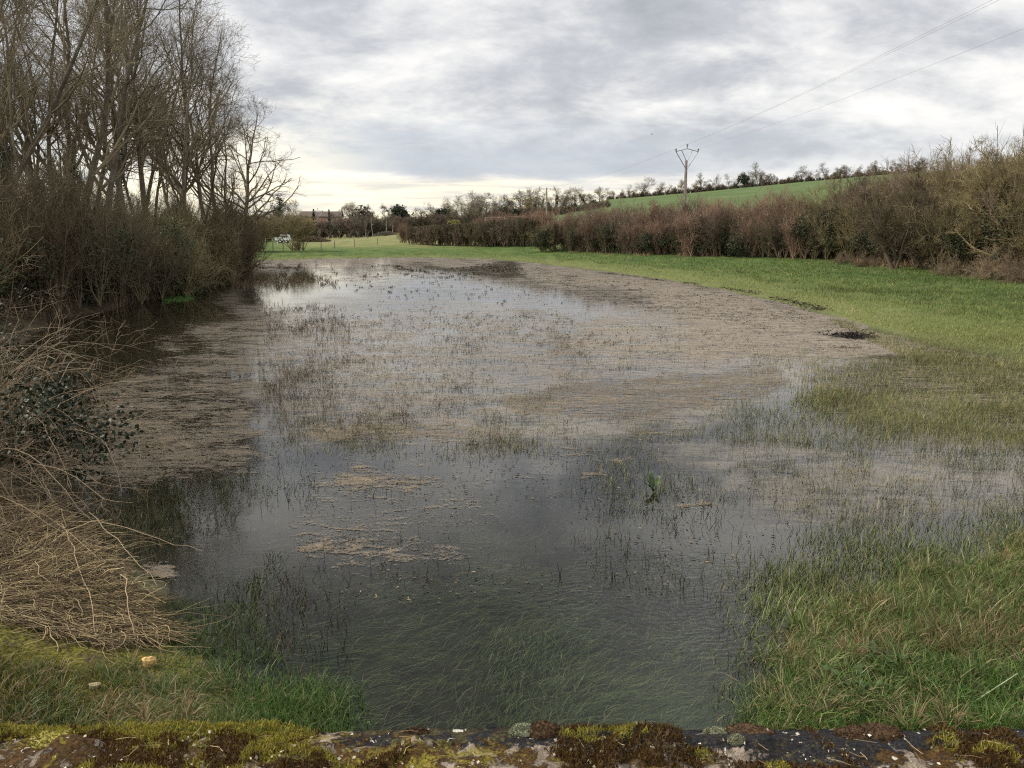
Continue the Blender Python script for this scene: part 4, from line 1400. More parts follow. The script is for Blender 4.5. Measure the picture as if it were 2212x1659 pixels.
# thin tall saplings
rs = R(45)
base = np.zeros((1, 6, 3))
for j in range(6):
    base[0, j] = (rs.randn() * .04 * j, rs.randn() * .04 * j, 7.6 * j / 5)
rd = np.linspace(.035, .012, 6)[None]
P1, r1 = grow(rs, base, rd, 26, .3, .98, .7, (20, 45), 4, .2, .15, .5, .008)
sp_me = Mesh().tube(base, rd, 5).mesh('trunk', M['bark']), Mesh().tube(P1, r1, 3).mesh('crown', M['twig'])
Ts = Template('sapling', [('trunk', sp_me[0]), ('crown', sp_me[1])])
for px, Y, s_, nm in ((2118, 42, .97, 'thin straight sapling standing apart over the hedge trees'), (2172, 40.5, 1.02, 'tall thin sapling, left one of the cluster at the right edge'), (2190, 40, .95, 'thin sapling in the middle of the cluster at the right edge'), (2206, 39.5, 1.05, 'tallest thin sapling, right one of the cluster at the right edge')):
    z = float(ground_z(np.array([x_of(px, Y, 1)]), np.array([Y * 1.0]))[0])
    Ts.put((x_of(px, Y, z), Y, z), px * .1, s_, nm, 'sapling', 'thin saplings rising from the right hedge')

# dry grass and bramble skirts at the foot of the hedge
rs = R(46)
mb = Mesh()
for poly, n, h0, h1 in (([(1760, 545), (1900, 548), (2050, 565), (2330, 575), (2330, 605), (2060, 588), (1880, 575), (1780, 562)], 14000, .25, .7),
                        ([(1160, 525), (1400, 540), (1760, 545), (1760, 556), (1400, 552), (1160, 538)], 8000, .2, .5),
                        ([(2080, 540), (2330, 520), (2330, 600), (2120, 595)], 9000, .4, 1.0)):
    P, q = scatter_view(rs, poly, n, True)
    k = fbm(P[:, 0] * .5, P[:, 1] * .4, 3, 8) > rs.uniform(.3, .65, n)
    P = P[k]
    n = len(P)
    V, Q, T, C = blades(rs, P, rs.uniform(h0, h1, n), rs.uniform(.012, .03, n), np.abs(rs.randn(n)) * .6, rs.uniform(0, 6.28, n), 3, 1.4, colmix(rs, n, [(.30, .22, .125), (.20, .13, .075), (.13, .12, .05), (.22, .13, .08)], (3, 3, 2, 2)))
    mb.add(V, Q, T, C)
tag(mb.build('dry_undergrowth', M['dry']), 'tan dead grass and bramble at the foot of the right hedge', 'undergrowth', kind='stuff')

mb, P1, P2 = shrub_mesh(371, 1.5, 3.6, 64, 9, 7, -.10, (20, 75), .005, .014, 1.6, .4, .16, .02)
bm_me = mb.mesh('canes', M['cane'])
for px, Y, s_, lb in ((1815, 56, .55, 'low tan bramble mound at the hedge foot, left of the gnarled forked tree'), (1880, 51.5, .62, 'tan bramble mound right at the foot of the gnarled forked tree'), (2075, 43, .8, 'brown bramble mound spilling onto the grass below the tallest hedge trees'),
                      (2135, 40, 1.0, 'large tan bramble mound spilling onto the grass under the tall saplings'), (2205, 37.5, 1.05, 'large brown bramble mound at the right edge of the meadow'), (2280, 36, 1.0, 'bramble mound past the right end of the hedge')):
    z = float(ground_z(np.array([x_of(px, Y, 1)]), np.array([float(Y)]))[0])
    Template('bramble_mound', [('canes', bm_me)]).put((x_of(px, Y, z), Y, z - .05), px, s_, lb, 'bramble', 'bramble mounds at the foot of the right hedge')

# ---- clipped hedge further off
cl_m = []
for sd_, h_, mt in ((351, 2.1, 'hedge_brown'), (352, 2.2, 'thicket_dark')):
    mb, P1, P2 = shrub_mesh(sd_, h_, 2.4, 56, 9, 6, .10, (2, 50), .014, .03, 1.3)
    V = mb.V[0]
    mb.V = [np.where(V[:, 2:3] > h_ * .86, V * [1, 1, 0] + np.array([0, 0, h_ * .86]) + (V[:, 2:3] - h_ * .86) * [0, 0, .18], V)]
    cl_m.append(mb.mesh('branches', M[mt]))
rs = R(47)
for i, px in enumerate(np.arange(892, 1150, 13.5)):
    if 1022 < px < 1032:
        continue
    Y = float(np.interp(px, [890, 1150], [122, 100]))
    X = x_of(px, Y)
    z = float(ground_z(np.array([X]), np.array([Y]))[0])
    by, ty = np.interp(px, [890, 1150], [519, 513]), np.interp(px, [890, 1020, 1150], [489, 482, 470])
    zt = at_y(px, ty, Y).z
    Template('clipped_hedge_shrub', [('branches', cl_m[i % 2])]).put((X, Y, z), i * 1.1, max(.8, (zt - z) / 1.95), f'flat-topped brown shrub, {ordw(i)} from the round red bush along the clipped hedge', 'shrub', 'shrubs of the clipped hedge across the meadow')
rs = R(48)
for i, px in enumerate(np.arange(1030, 1190, 22)):
    Y = float(np.interp(px, [1030, 1190], [112, 99]))
    X = x_of(px, Y)
    z = float(ground_z(np.array([X]), np.array([Y]))[0])
    zt = at_y(px, np.interp(px, [1030, 1190], [474, 455]), Y).z
    Template('hedge_shrub', [('branches', hT['osier' if i % 2 else 'osier2'])]).put((X, Y, z), i, max(.4, (zt - z) / 4.1), f'red twiggy shrub behind the clipped hedge, {ordw(i)} towards the tall pole', 'shrub', 'red shrubs behind the clipped hedge')


def gz(X, Y):
    return float(ground_z(np.array([float(X)]), np.array([float(Y)]))[0])


# lone round red bush
X = x_of(871, 128)
Template('round_bush', [('branches', hT['osier2'])]).put((X, 128, gz(X, 128)), .4, .70, 'lone round red brown bush at the end of the clipped hedge', 'bush', None)

# round bare shrubs at the edge of the meadow
mb, P1, P2 = shrub_mesh(361, 4.2, 5.4, 40, 14, 9, .06, (4, 46), .009, .05, .5, .3, .12, .55)
rshr = mb.mesh('branches', M['olive_twig'])
Tw = Template('bare_shrub', [('branches', rshr)])
for px, Y, s_, lb in ((643, 97, 1.0, 'wide round bare shrub in front of the white trailer'), (562, 95, .92, 'round bare shrub beside the end of the wood'), (548, 93, .5, 'small bare shrub tucked against the end of the wood')):
    X = x_of(px, Y)
    Tw.put((X, Y, gz(X, Y)), px, s_, lb, 'shrub', 'round bare shrubs at the far meadow edge')

# pruned orchard trees
rs = R(49)
tp = np.zeros((1, 3, 3))
tp[0, :, 2] = (-.1, .4, .8)
P1, r1 = grow(rs, tp, np.full((1, 3), .14), 5, .7, 1.0, 1.5, (35, 60), 5, .3, .22, .65, .05)
P2, r2 = grow(rs, P1, r1, 4, .4, 1.0, .5, (20, 50), 3, .3, .1, .6, .025)
Torch = Template('orchard_tree', [('trunk', Mesh().tube(tp, np.full((1, 3), .14), 6).mesh('trunk', M['bark'])), ('crown', Mesh().tube(P1, r1, 5).tube(P2, r2, 3).mesh('crown', M['bark']))])
for i, px in enumerate((667, 690, 712, 734, 756, 774, 795)):
    Y = 185 + (i % 3)
    X = x_of(px, Y)
    Torch.put((X, Y, gz(X, Y)), i * 1.7, .95, f'pruned knobbly orchard tree, {ordw(i)} from the concrete pole in the row', 'fruit tree', 'pruned orchard trees in a row')

# ---- far trees
FT = []
for k_, (sd_, h_, sp, fi) in enumerate(((401, 11, .42, .16), (402, 12, .36, .2), (403, 9, .50, .14), (404, 13, .32, .24), (405, 10, .46, .12))):
    tk, cr, base, rd, P1 = tree_parts(seed=sd_, h=h_, r0=.22, limbs=17, l2=5, l3=4, l4=2, first=fi, spread=sp, twig_r=.024, k=8, fine=1.9, ang=(22, 62), up=.13, wand=.2)
    FT.append((tk.mesh('trunk', M['bark']), cr.mesh('crown', M['far_twig']), cr.mesh('crown', M['far_gold']), ivy_on(R(sd_), base, .8, 900, .9, .40).mesh('ivy', M['ivy'])))
EV = []
for sd_ in (421, 422, 423):
    lm = leaf_mass(sd_, 2200, 3.4, 3.0, 3.6, 3.6, .55, 11).mesh('crown', M['holly'])
    tb = np.zeros((1, 3, 3))
    tb[0, :, 2] = (-.2, 2, 4)
    EV.append(Template('evergreen_tree', [('trunk', Mesh().tube(tb, .18, 6).mesh('trunk', M['bark'])), ('crown', lm)]))
SH = []
for sd_, mt in ((431, 'far_twig'), (432, 'thicket_dark'), (433, 'hedge_brown')):
    mb, P1, P2 = shrub_mesh(sd_, 5.0, 5.5, 48, 8, 6, .05, (3, 60), .035, .05, 1.6)
    SH.append(Template('bare_shrub', [('branches', mb.mesh('branches', M[mt]))]))


def far_tree(px, top, Y, v, ivy=False, gold=False, label='', group='', base_z=None):
    X = x_of(px, Y, 5)
    z = gz(X, Y) if base_z is None else base_z
    zt = at_y(px, top, Y).z
    hh = (11, 12, 9, 13, 10)[v] * .98
    s_ = max(.25, (zt - z) / hh)
    tk, c1_, c2_, iv = FT[v]
    parts = [('trunk', tk), ('crown', c2_ if gold else c1_)] + ([('ivy', iv)] if ivy else [])
    e = Template('bare_tree', parts).put((X, Y, z - .1), px * .37, s_, label, 'tree', group)
    k_ = .8 + .7 * ((px * 7.13) % 1)
    e.scale[0] *= k_
    e.scale[1] *= k_


def far_ever(px, top, Y, v, label, group, wide=1.0):
    X = x_of(px, Y, 5)
    z = gz(X, Y)
    s_ = max(.2, (at_y(px, top, Y).z - z) / 6.6)
    e = EV[v].put((X, Y, z - .1), px * .3, s_, label, 'tree', group)
    e.scale[0] *= wide
    e.scale[1] *= wide


rs = R(51)
# along the crest of the hill
crest_top = [(1320, 402), (1345, 406), (1375, 398), (1400, 402), (1425, 386), (1452, 394), (1485, 388), (1515, 388), (1545, 392), (1572, 382), (1600, 374), (1632, 366), (1655, 372), (1682, 378), (1705, 376), (1728, 370), (1750, 372), (1775, 366), (1800, 354), (1822, 362), (1842, 358), (1866, 356), (1892, 352), (1918, 346), (1945, 342), (1972, 340)]
crest = []
for px, top in crest_top:
    for dx_, dt, dY in ((0, -7, 0), (rs.uniform(5, 11), rs.uniform(-3, 9), rs.uniform(-6, 14)), (rs.uniform(12, 20), rs.uniform(2, 14), rs.uniform(0, 18)), (rs.uniform(0, 24), rs.uniform(4, 16), rs.uniform(10, 40))):
        crest.append((max(1312, px + dx_ + rs.uniform(-7, 7)), top + dt + rs.choice([-9, 0, 4, 9, 14]), dY))
seen = {}
for q, tp_, dY in sorted(crest):
    Y = float(np.interp(q, RELIEF[:, 0], RELIEF[:, 2])) + 6 + dY
    v = rs.randint(0, 5)
    gold = q < 1500 and rs.rand() < .35
    ivy = rs.rand() < .2
    lk = 'ivy-clad' if ivy else ('golden twigged' if gold else 'grey bare')
    far_tree(q, tp_, Y, v, ivy, gold, f'{lk} tree on the hill crest, ' + along([(0, 'the field corner'), (1484, 'the tall pole'), (1603, 'the round evergreen'), (1800, 'the highest crest trees')], q, seen), 'trees along the hill crest')
far_ever(1603, 372, 428, 0, 'dark round evergreen-like tree on the crest above the tall pole', 'trees along the hill crest', .8)
# crest hedge: low shrubs under the trees
seen = {}
for i, px in enumerate(np.arange(1315, 1990, 9)):
    Y = float(np.interp(px, RELIEF[:, 0], RELIEF[:, 2])) + 2
    X = x_of(px, Y, 15)
    z = gz(X, Y)
    SH[1 + i % 2].put((X, Y, z - .9), i, rs.uniform(.42, .8), 'low dark shrub under the crest trees, ' + along([(0, 'the field corner'), (1484, 'the tall pole'), (1603, 'the round evergreen'), (1800, 'the highest crest trees')], px, seen), 'shrub', 'low hedge shrubs along the hill crest')
# wood below the field corner and the tree line behind the clipped hedge
i = 0
line = [(790, 470), (815, 462), (842, 446), (868, 452), (892, 458), (915, 448), (938, 438), (962, 426), (985, 420), (1006, 418), (1028, 410), (1052, 414), (1075, 432), (1098, 420), (1122, 412), (1146, 404), (1170, 404), (1196, 402), (1220, 408), (1245, 404), (1268, 404), (1292, 404)]
wl = []
for px, top in line:
    for dx_, dt, dY, in ((0, 0, 0), (rs.uniform(7, 14), rs.uniform(8, 22), -14), (rs.uniform(0, 20), rs.uniform(4, 20), 16)):
        wl.append((px + dx_, top + dt, dY))
seen = {}
for q, tp_, dY in sorted(wl):
    Y = float(np.interp(q, [780, 1000, 1300], [235, 262, 300])) + dY + rs.uniform(-8, 8)
    ivy = rs.rand() < .3
    v = rs.randint(0, 5)
    far_tree(q, tp_, Y, v, ivy, rs.rand() < .12, f'{"ivy-clad" if ivy else "bare"} tree of the far wood, ' + along([(0, 'the house'), (871, 'the round red bush'), (1181, 'the crossarm pole')], q, seen), 'trees of the far wood behind the clipped hedge')
for i, (px, top, Y, v, lb) in enumerate((
        (786, 446, 222, 0, 'dark ivy-heavy tree standing up beside the pale birch trunks'),
        (862, 440, 226, 1, 'broad dark evergreen mass in the far tree line left of the round red bush'),
        (955, 452, 232, 2, 'dark evergreen clump below the tallest bare trees of the far wood'),
        (1088, 444, 236, 0, 'dark evergreen bush at the foot of the far wood left of the crossarm pole'),
        (1118, 448, 230, 1, 'dark evergreen bush just left of the crossarm pole'),
        (1240, 440, 262, 2, 'dark evergreen bush near the field corner end of the far wood'),
        (1280, 430, 264, 0, 'dark evergreen tree at the very corner of the crop field'),
        (1296, 446, 258, 1, 'low dark bush at the very corner of the crop field'))):
    far_ever(px, top, Y, v, lb, 'evergreens in the far wood', 1.05)
seen = {}
for px in np.arange(770, 1312, 10):
    Y = float(np.interp(px, [780, 1000, 1300], [208, 226, 250])) + rs.uniform(-5, 5)
    X = x_of(px, Y, 3)
    z = gz(X, Y)
    tp_ = np.interp(px, [770, 900, 1050, 1150, 1310], [474, 468, 458, 446, 442])
    s_ = max(.4, (at_y(px, tp_, Y).z - z) / 5.0)
    SH[rs.randint(0, 3)].put((X, Y, z - .1), px, s_ * rs.uniform(.85, 1.1), 'bare shrub under the far wood, ' + along([(0, 'the house'), (871, 'the round red bush'), (1181, 'the crossarm pole')], px, seen), 'shrub', 'understorey shrubs of the far wood')
# yellow shrub in front of the far wood
X = x_of(978, 205)
Template('yellow_bush', [('leaves', leaf_mass(441, 900, 1.9, 1.6, 1.5, 1.5, .4, 8).mesh('leaves', M['yellow_leaf']))]).put((X, 205, gz(X, 205) + .2), 0, .9, 'pale yellow leafy bush before the far wood', 'bush', None)
# pale birch trunks by the orchard
rs = R(52)
M['birch'] = plain('birch_bark', (.42, .40, .36), .8, 3, .25)
tk, cr, base, rd, P1 = tree_parts(seed=450, h=10, r0=.15, limbs=18, l2=5, l3=4, l4=2, first=.4, spread=.26, twig_r=.022, k=8)
Tb = Template('birch_tree', [('trunk', tk.mesh('trunk', M['birch'])), ('crown', cr.mesh('crown', M['far_twig']))])
for i, (px, Y) in enumerate(((718, 206), (743, 202), (761, 204), (772, 200), (790, 203), (806, 200), (835, 206), (848, 204))):
    X = x_of(px, Y)
    z = gz(X, Y)
    Tb.put((X, Y, z), i * 1.9, (at_y(px, rs.uniform(440, 462), Y).z - z) / 9.8, f'slim pale-trunked birch, {ordw(i)} from the house behind the orchard row', 'tree', 'pale birches behind the orchard')
# trees round the house and behind the meadow on the left
i = 0
for px, top, Y, v, gold in ((600, 440, 250, 0, 0), (618, 430, 260, 2, 0), (640, 452, 240, 4, 1), (655, 458, 232, 2, 0), (740, 452, 236, 1, 0), (757, 440, 230, 4, 0), (772, 434, 236, 3, 1), (575, 462, 210, 2, 0), (548, 470, 200, 4, 0), (590, 470, 190, 0, 0), (520, 470, 205, 2, 0), (730, 462, 228, 2, 0), (480, 466, 215, 1, 0)):
    far_tree(px, top, Y, v, rs.rand() < .35, gold, f'{"golden" if gold else "bare"} tree near the far house, {ordw(i)} of those round it', 'trees round the far house')
    i += 1
for i, (px, Y, tp_) in enumerate(((545, 160, 468), (562, 170, 466), (580, 165, 464), (598, 172, 462), (614, 168, 464), (630, 175, 466), (652, 178, 468), (668, 196, 478), (688, 196, 482), (520, 160, 466), (500, 150, 464), (704, 197, 478), (722, 197, 474), (738, 198, 478), (752, 197, 472), (768, 198, 470))):
    X = x_of(px, Y)
    s_ = (at_y(px, tp_, Y).z - gz(X, Y)) / 5.0
    SH[i % 3].put((X, Y, gz(X, Y)), px, s_, f'bare garden shrub, {ordw(i)} of the row behind the white trailer', 'shrub', 'garden shrubs behind the trailer')


# conifers near the house
def conifer(h, r, seed, n=1500):
    rs = R(seed)
    t_ = rs.rand(n) ** .75
    z = h * (.06 + .94 * t_)
    a = rs.uniform(0, 6.28, n)
    rr = r * (1 - t_) * rs.uniform(.35, 1.05, n) * (.75 + .35 * np.sin(t_ * 40)) + .05
    P = np.stack([np.cos(a) * rr, np.sin(a) * rr, z - rr * .25], 1)
    V, T = leaf_quads(rs, P, h * .045 * rs.uniform(.7, 1.5, n), .4)
    tb = np.zeros((1, 3, 3))
    tb[0, :, 2] = (-.1, h * .5, h * .95)
    return Mesh().tube(tb, np.array([[.16, .1, .02]]), 6).mesh('trunk', M['bark']), Mesh().add(V, None, T).mesh('crown', M['conifer'])


ct = conifer(9, 1.9, 461)
Tc = Template('conifer', [('trunk', ct[0]), ('crown', ct[1])])
for px, top, Y, s2, lb in ((680, 452, 205, 1.0, 'dark narrow fir beside the concrete pole by the house'), (713, 452, 215, .8, 'slim dark conifer in front of the pink house wall')):
    X = x_of(px, Y)
    z = gz(X, Y)
    e = Tc.put((X, Y, z), px, (at_y(px, top, Y).z - z) / 9, lb, 'conifer', 'conifers by the house')
    e.scale[0] *= s2
    e.scale[1] *= s2
# tall open pine left of the house
rs = R(462)
tb = np.zeros((1, 6, 3))
tb[0, :, 2] = np.linspace(-.1, 9, 6)
P1, r1 = grow(rs, tb, np.linspace(.2, .06, 6)[None], 22, .35, 1.0, lambda t: 3.0 * (1.25 - t), (60, 95), 4, .2, .02, .5, .03)
tip = P1.reshape(-1, 3)
tip = tip[rs.randint(0, len(tip), 700)] + rs.randn(700, 3) * .35
V, T = leaf_quads(rs, tip, rs.uniform(.3, .6, 700), .5)
X = x_of(608, 205)
Template('pine_tree', [('trunk', Mesh().tube(tb, np.linspace(.2, .06, 6)[None], 6).tube(P1, r1, 3).mesh('trunk', M['bark'])), ('crown', Mesh().add(V, None, T).mesh('crown', M['conifer']))]).put(
    (X, 205, gz(X, 205)), 0, (at_y(608, 428, 205).z - gz(X, 205)) / 9.1, 'open dark pine left of the far house', 'tree', None)

# ---- house, barn, trailer
M['pinkwall'] = plain('pink_render', (.42, .24, .20), .85, 1.5, .18)
M['roof'] = plain('dark_roof_tiles', (.085, .06, .05), .8, 4, .35)
M['pale'] = plain('pale_render', (.50, .47, .41), .85, 2, .15)
M['glass'] = plain('window_glass', (.03, .035, .04), .15, 2, .2)
M['white'] = plain('white_paint', (.78, .78, .76), .45, 3, .06)
M['rubber'] = plain('rubber', (.02, .02, .02), .8, 5, .2)
M['greyroof'] = plain('grey_roof_sheet', (.30, .29, .27), .7, 2, .2)


def house(name, loc, rz, L, D, hw, hr, wall_m, roof_m, label, wins, chim=True):
    e = empty(name, loc, rz)
    tag(e, label, 'house' if name == 'house' else 'barn')
    v = [(-L / 2, -D / 2, -.6), (L / 2, -D / 2, -.6), (L / 2, D / 2, -.6), (-L / 2, D / 2, -.6), (-L / 2, -D / 2, hw), (L / 2, -D / 2, hw), (L / 2, D / 2, hw), (-L / 2, D / 2, hw), (-L / 2, 0, hw + hr - .12), (L / 2, 0, hw + hr - .12)]
    Mesh().add(v, [(0, 1, 5, 4), (1, 2, 6, 5), (2, 3, 7, 6), (3, 0, 4, 7)], [(4, 8, 7), (5, 6, 9)]).build('wall', wall_m, e, False)
    o = .4
    k = hr / (D / 2)
    rv = [(-L / 2 - o, -D / 2 - o, hw - o * k), (L / 2 + o, -D / 2 - o, hw - o * k), (L / 2 + o, 0, hw + hr), (-L / 2 - o, 0, hw + hr), (-L / 2 - o, D / 2 + o, hw - o * k), (L / 2 + o, D / 2 + o, hw - o * k)]
    rv2 = [(a, b, c_ + .16) for a, b, c_ in rv]
    rf = Mesh().add(rv + rv2, [(0, 1, 2, 3), (3, 2, 5, 4), (9, 8, 7, 6), (10, 11, 8, 9), (0, 6, 7, 1), (4, 5, 11, 10), (1, 7, 8, 2), (2, 8, 11, 5), (0, 3, 9, 6), (3, 4, 10, 9)]).build('roof', roof_m, e, False)
    if chim:
        Mesh().box((L * .3, 0, hw + hr + .5), (.7, .6, 1.5)).build('chimney', wall_m, rf, False)
    for wx, wz, ww, wh in wins:
        f = Mesh().box((wx, -D / 2 - .02, wz), (ww + .16, .08, wh + .16)).build('window', M['white'], e, False)
        Mesh().box((wx, -D / 2 - .065, wz), (ww, .02, wh)).build('pane', M['glass'], f, False)
    return e


X = x_of(697, 228)
house('house', (X, 228, gz(X, 228) + .5), .12, 10.5, 8, 4.9, 1.3, M['pinkwall'], M['roof'], 'pink walled house with dark roof half hidden by trees',
      [(-4, 1.6, 1.0, 1.5), (-1, 1.6, 1.0, 1.5), (2.4, 1.6, 1.0, 1.5), (-4, 4.0, .9, 1.0), (2.4, 4.0, .9, 1.0)], False)
X = x_of(630, 236)
house('barn', (X, 236, gz(X, 236) + .6), -.1, 15, 8, 4.6, 1.6, M['pale'], M['greyroof'], 'long grey roofed barn behind the round bare shrub', [(-3, 1.8, 1.2, 1.2)], False)

# low white trailer
Yt = 140
pt = at_y(612, 516, Yt)
e = empty('trailer', (pt.x, Yt, gz(pt.x, Yt)), .1)
tag(e, 'low white box trailer parked behind the wide round shrub', 'trailer')
bd = Mesh()
bd.box((0.35, 0, .95), (1.7, 1.5, .95), taper=.94)
bd.box((-.9, 0, .72), (.78, 1.5, .50), taper=.95)
bd.build('body', M['white'], e, False)
Mesh().box((.35, -.765, 1.08), (.9, .03, .36)).build('window', M['glass'], e, False)
an = np.linspace(0, 2 * np.pi, 17)[:-1]
for sx in (-.45, .55):
    for sy in (-.68, .68):
        wv_ = [(sx, sy - .09, .30), (sx, sy + .09, .30)]
        o = Mesh().tube(np.array(wv_), .30, 16, cap=True).build('wheel', M['rubber'], e)
        Mesh().tube(np.array([(sx, sy - .10, .30), (sx, sy + .10, .30)]), .14, 12, cap=True).build('rim', M['white'], o)
Mesh().tube(np.array([(-1.28, 0, .52), (-1.9, 0, .45)]), .04, 6, cap=True).build('drawbar', M['greyroof'], e)

# heaps of cut brush
for px, Y, s_, lb in ((1000 * 0 + 708 - 30, 150, 1.0, 'long brown heap of cut brush by the white trailer'), (836, 190, 1.0, 'grey heap of cut branches at the edge of the far wood')):
    rs = R(px)
    n = 700
    P = np.stack([np.clip(rs.randn(n) * 1.5, -2.6, 2.6), np.clip(rs.randn(n) * .55, -1, 1), np.zeros(n)], 1)
    P[:, 2] = np.maximum(.05, 1.0 * np.exp(-(P[:, 0] / 2.8) ** 2 - (P[:, 1] / 1.1) ** 2) * rs.rand(n))
    d = rs.randn(n, 3) * [1, 1, .2]
    d /= np.linalg.norm(d, axis=1, keepdims=True)
    L = rs.uniform(.4, 1.1, n)[:, None]
    PP = np.stack([P - d * L / 2, P, P + d * L / 2], 1)
    PP[:, :, 2] = np.maximum(PP[:, :, 2], .02)
    X = x_of(px, Y)
    o = Mesh().tube(PP, .035, 4).build('brush_heap', M['thicket' if px < 800 else 'far_twig'], loc=(X, Y, gz(X, Y)))
    tag(o, lb, 'brush heap', 'heaps of cut brush')

# wire fence across the far meadow
M['post'] = plain('weathered_post', (.14, .11, .085), .9, 4, .3)
M['tape'] = plain('white_fence_tape', (.7, .7, .66), .6, 4, .1)
fp = [(590, 94), (612, 95), (633, 96), (656, 97), (694, 98), (723, 104), (766, 112), (815, 120)]
X0, Y0 = x_of(fp[0][0], fp[0][1]), fp[0][1]
e = empty('wire_fence', (X0, Y0, gz(X0, Y0)))
tag(e, 'thin wire fence on wooden posts below the orchard', 'fence')
tops = []
for px, Y in fp:
    X = x_of(px, Y)
    z = gz(X, Y) - gz(X0, Y0)
    Mesh().tube(np.array([(X - X0, Y - Y0, z - .2), (X - X0 + .03, Y - Y0, z + 1.05)]), .045, 6, cap=True).build('post', M['post'], e)
    tops.append((X - X0, Y - Y0 - .05, z + .95))
Mesh().tube(np.array(tops), .012, 4).build('wire', M['tape'], e)
fq = [(528, 120), (552, 122), (575, 124), (600, 126), (618, 130)]
X0, Y0 = x_of(fq[0][0], fq[0][1]), fq[0][1]
e = empty('tape_fence', (X0, Y0, gz(X0, Y0)))
tag(e, 'white tape fence between the wood and the white trailer', 'fence')
tops = []
for px, Y in fq:
    X = x_of(px, Y)
    z = gz(X, Y) - gz(X0, Y0)
    Mesh().tube(np.array([(X - X0, Y - Y0, z - .2), (X - X0, Y - Y0, z + 1.15)]), .04, 6, cap=True).build('post', M['tape'], e)
    tops.append((X - X0, Y - Y0 - .05, z + 1.0))
Mesh().tube(np.array(tops), .03, 4).build('tape', M['tape'], e)
fr_ = [(1048, 119), (1090, 116), (1130, 112)]
X0, Y0 = x_of(fr_[0][0], fr_[0][1]), fr_[0][1]
e = empty('tape_fence', (X0, Y0, gz(X0, Y0)))
tag(e, 'pale tape fence running along behind the clipped hedge', 'fence')
tops = []
for (px, Y), ty in zip(fr_, (471, 469, 467)):
    q = at_y(px, ty, Y + 4)
    z = gz(q.x, q.y) - gz(X0, Y0)
    Mesh().tube(np.array([(q.x - X0, q.y - Y0, z - .2), (q.x - X0, q.y - Y0, q.z - gz(X0, Y0) + .1)]), .05, 6, cap=True).build('post', M['tape'], e)
    tops.append((q.x - X0, q.y - Y0 - .06, q.z - gz(X0, Y0)))
Mesh().tube(np.array(tops), .012, 4).build('tape', M['tape'], e)

# ---- poles and wires
M['concrete'] = plain('weathered_concrete', (.21, .185, .155), .85, 5, .25)
M['steel'] = plain('galvanised_steel', (.30, .31, .32), .5, 8, .2, .6)
M['ceramic'] = plain('insulator', (.22, .24, .25), .25, 8, .15)
M['wire'] = plain('cable_metal', (.34, .34, .35), .5, 4, .1, .5)


def insul(p_):
    prof = [(.0, .025), (.05, .03), (.06, .10), (.10, .11), (.12, .05), (.16, .055), (.18, .12), (.22, .12), (.25, .05), (.30, .045), (.32, .0)]
    n = 10
    V = [(p_[0] + math.cos(k * 6.2832 / n) * r, p_[1] + math.sin(k * 6.2832 / n) * r, p_[2] + h) for h, r in prof for k in range(n)]
    Q = [(i * n + k, i * n + (k + 1) % n, (i + 1) * n + (k + 1) % n, (i + 1) * n + k) for i in range(len(prof) - 1) for k in range(n)]
    return Mesh().add(V, Q)


def pole(loc, h, rz, label, style):
    e = empty('utility_pole', loc, rz)
    tag(e, label, 'utility pole', 'poles carrying the power line')
    hp = h - (1.35 if style == 'v' else .15)
    P = np.array([(0, 0, -.5), (0, 0, hp * .5), (0, 0, hp)])
    Mesh().tube(P[None], np.array([[.20, .165, .125]]), 4, cap=True).build('post', M['concrete'], e, False)
    br = Mesh()
    if style == 'v':
        a = 1.12
        for sx in (-1, 1):
            br.tube(np.array([(0.1 * sx, -.16, hp - .75), (a * sx, -.16, h - .5)]), .042, 4)
            br.tube(np.array([(a * sx, -.16, h - .5), (0, -.16, h - .22)]), .036, 4)
            br.tube(np.array([(0.05 * sx, -.16, hp - .05), (.55 * sx, -.16, h - .36)]), .036, 4)
        br.tube(np.array([(0, -.16, h - .22), (0, -.16, h - .02)]), .05, 4)
        tips = [(-a, -.16, h - .5), (0, -.16, h - .05), (a, -.16, h - .5)]
    else:
        a = 1.7
        br.tube(np.array([(-a, -.2, hp - .15), (a, -.2, hp - .15)]), .07, 4, cap=True)
        for sx in (-1, 1):
            br.tube(np.array([(sx * .9, -.2, hp - .18), (0, -.2, hp - .95)]), .035, 4)
        tips = [(-a * .95, -.2, hp - .1), (0, -.2, hp - .1), (a * .95, -.2, hp - .1)]
    br.build('bracket', M['steel'], e, False)
    out = []
    for p_ in tips:
        insul(p_).build('insulator', M['ceramic'], e)
        out.append(Vector((loc[0] + p_[0] * math.cos(rz) - p_[1] * math.sin(rz), loc[1] + p_[0] * math.sin(rz) + p_[1] * math.cos(rz), loc[2] + p_[2] + .30)))
    return out


q1 = at_y(1484, 312, 85)
z1 = gz(q1.x, 85)
t1 = pole((q1.x, 85, z1), q1.z - z1 - .2, .02, 'tall concrete pole with a steel fork bracket above the right hedge', 'v')
q2 = at_y(1181, 403, 178)
z2 = gz(q2.x, 178)
t2 = pole((q2.x, 178, z2), q2.z - z2 - .2, .1, 'distant concrete pole with a straight crossarm beside the far wood', 't')
q3 = at_y(686, 450, 200)
z3 = gz(q3.x, 200)
t3 = pole((q3.x, 200, z3), q3.z - z3 - .2, .3, 'small pale pole with a fork bracket before the pink house', 'v')
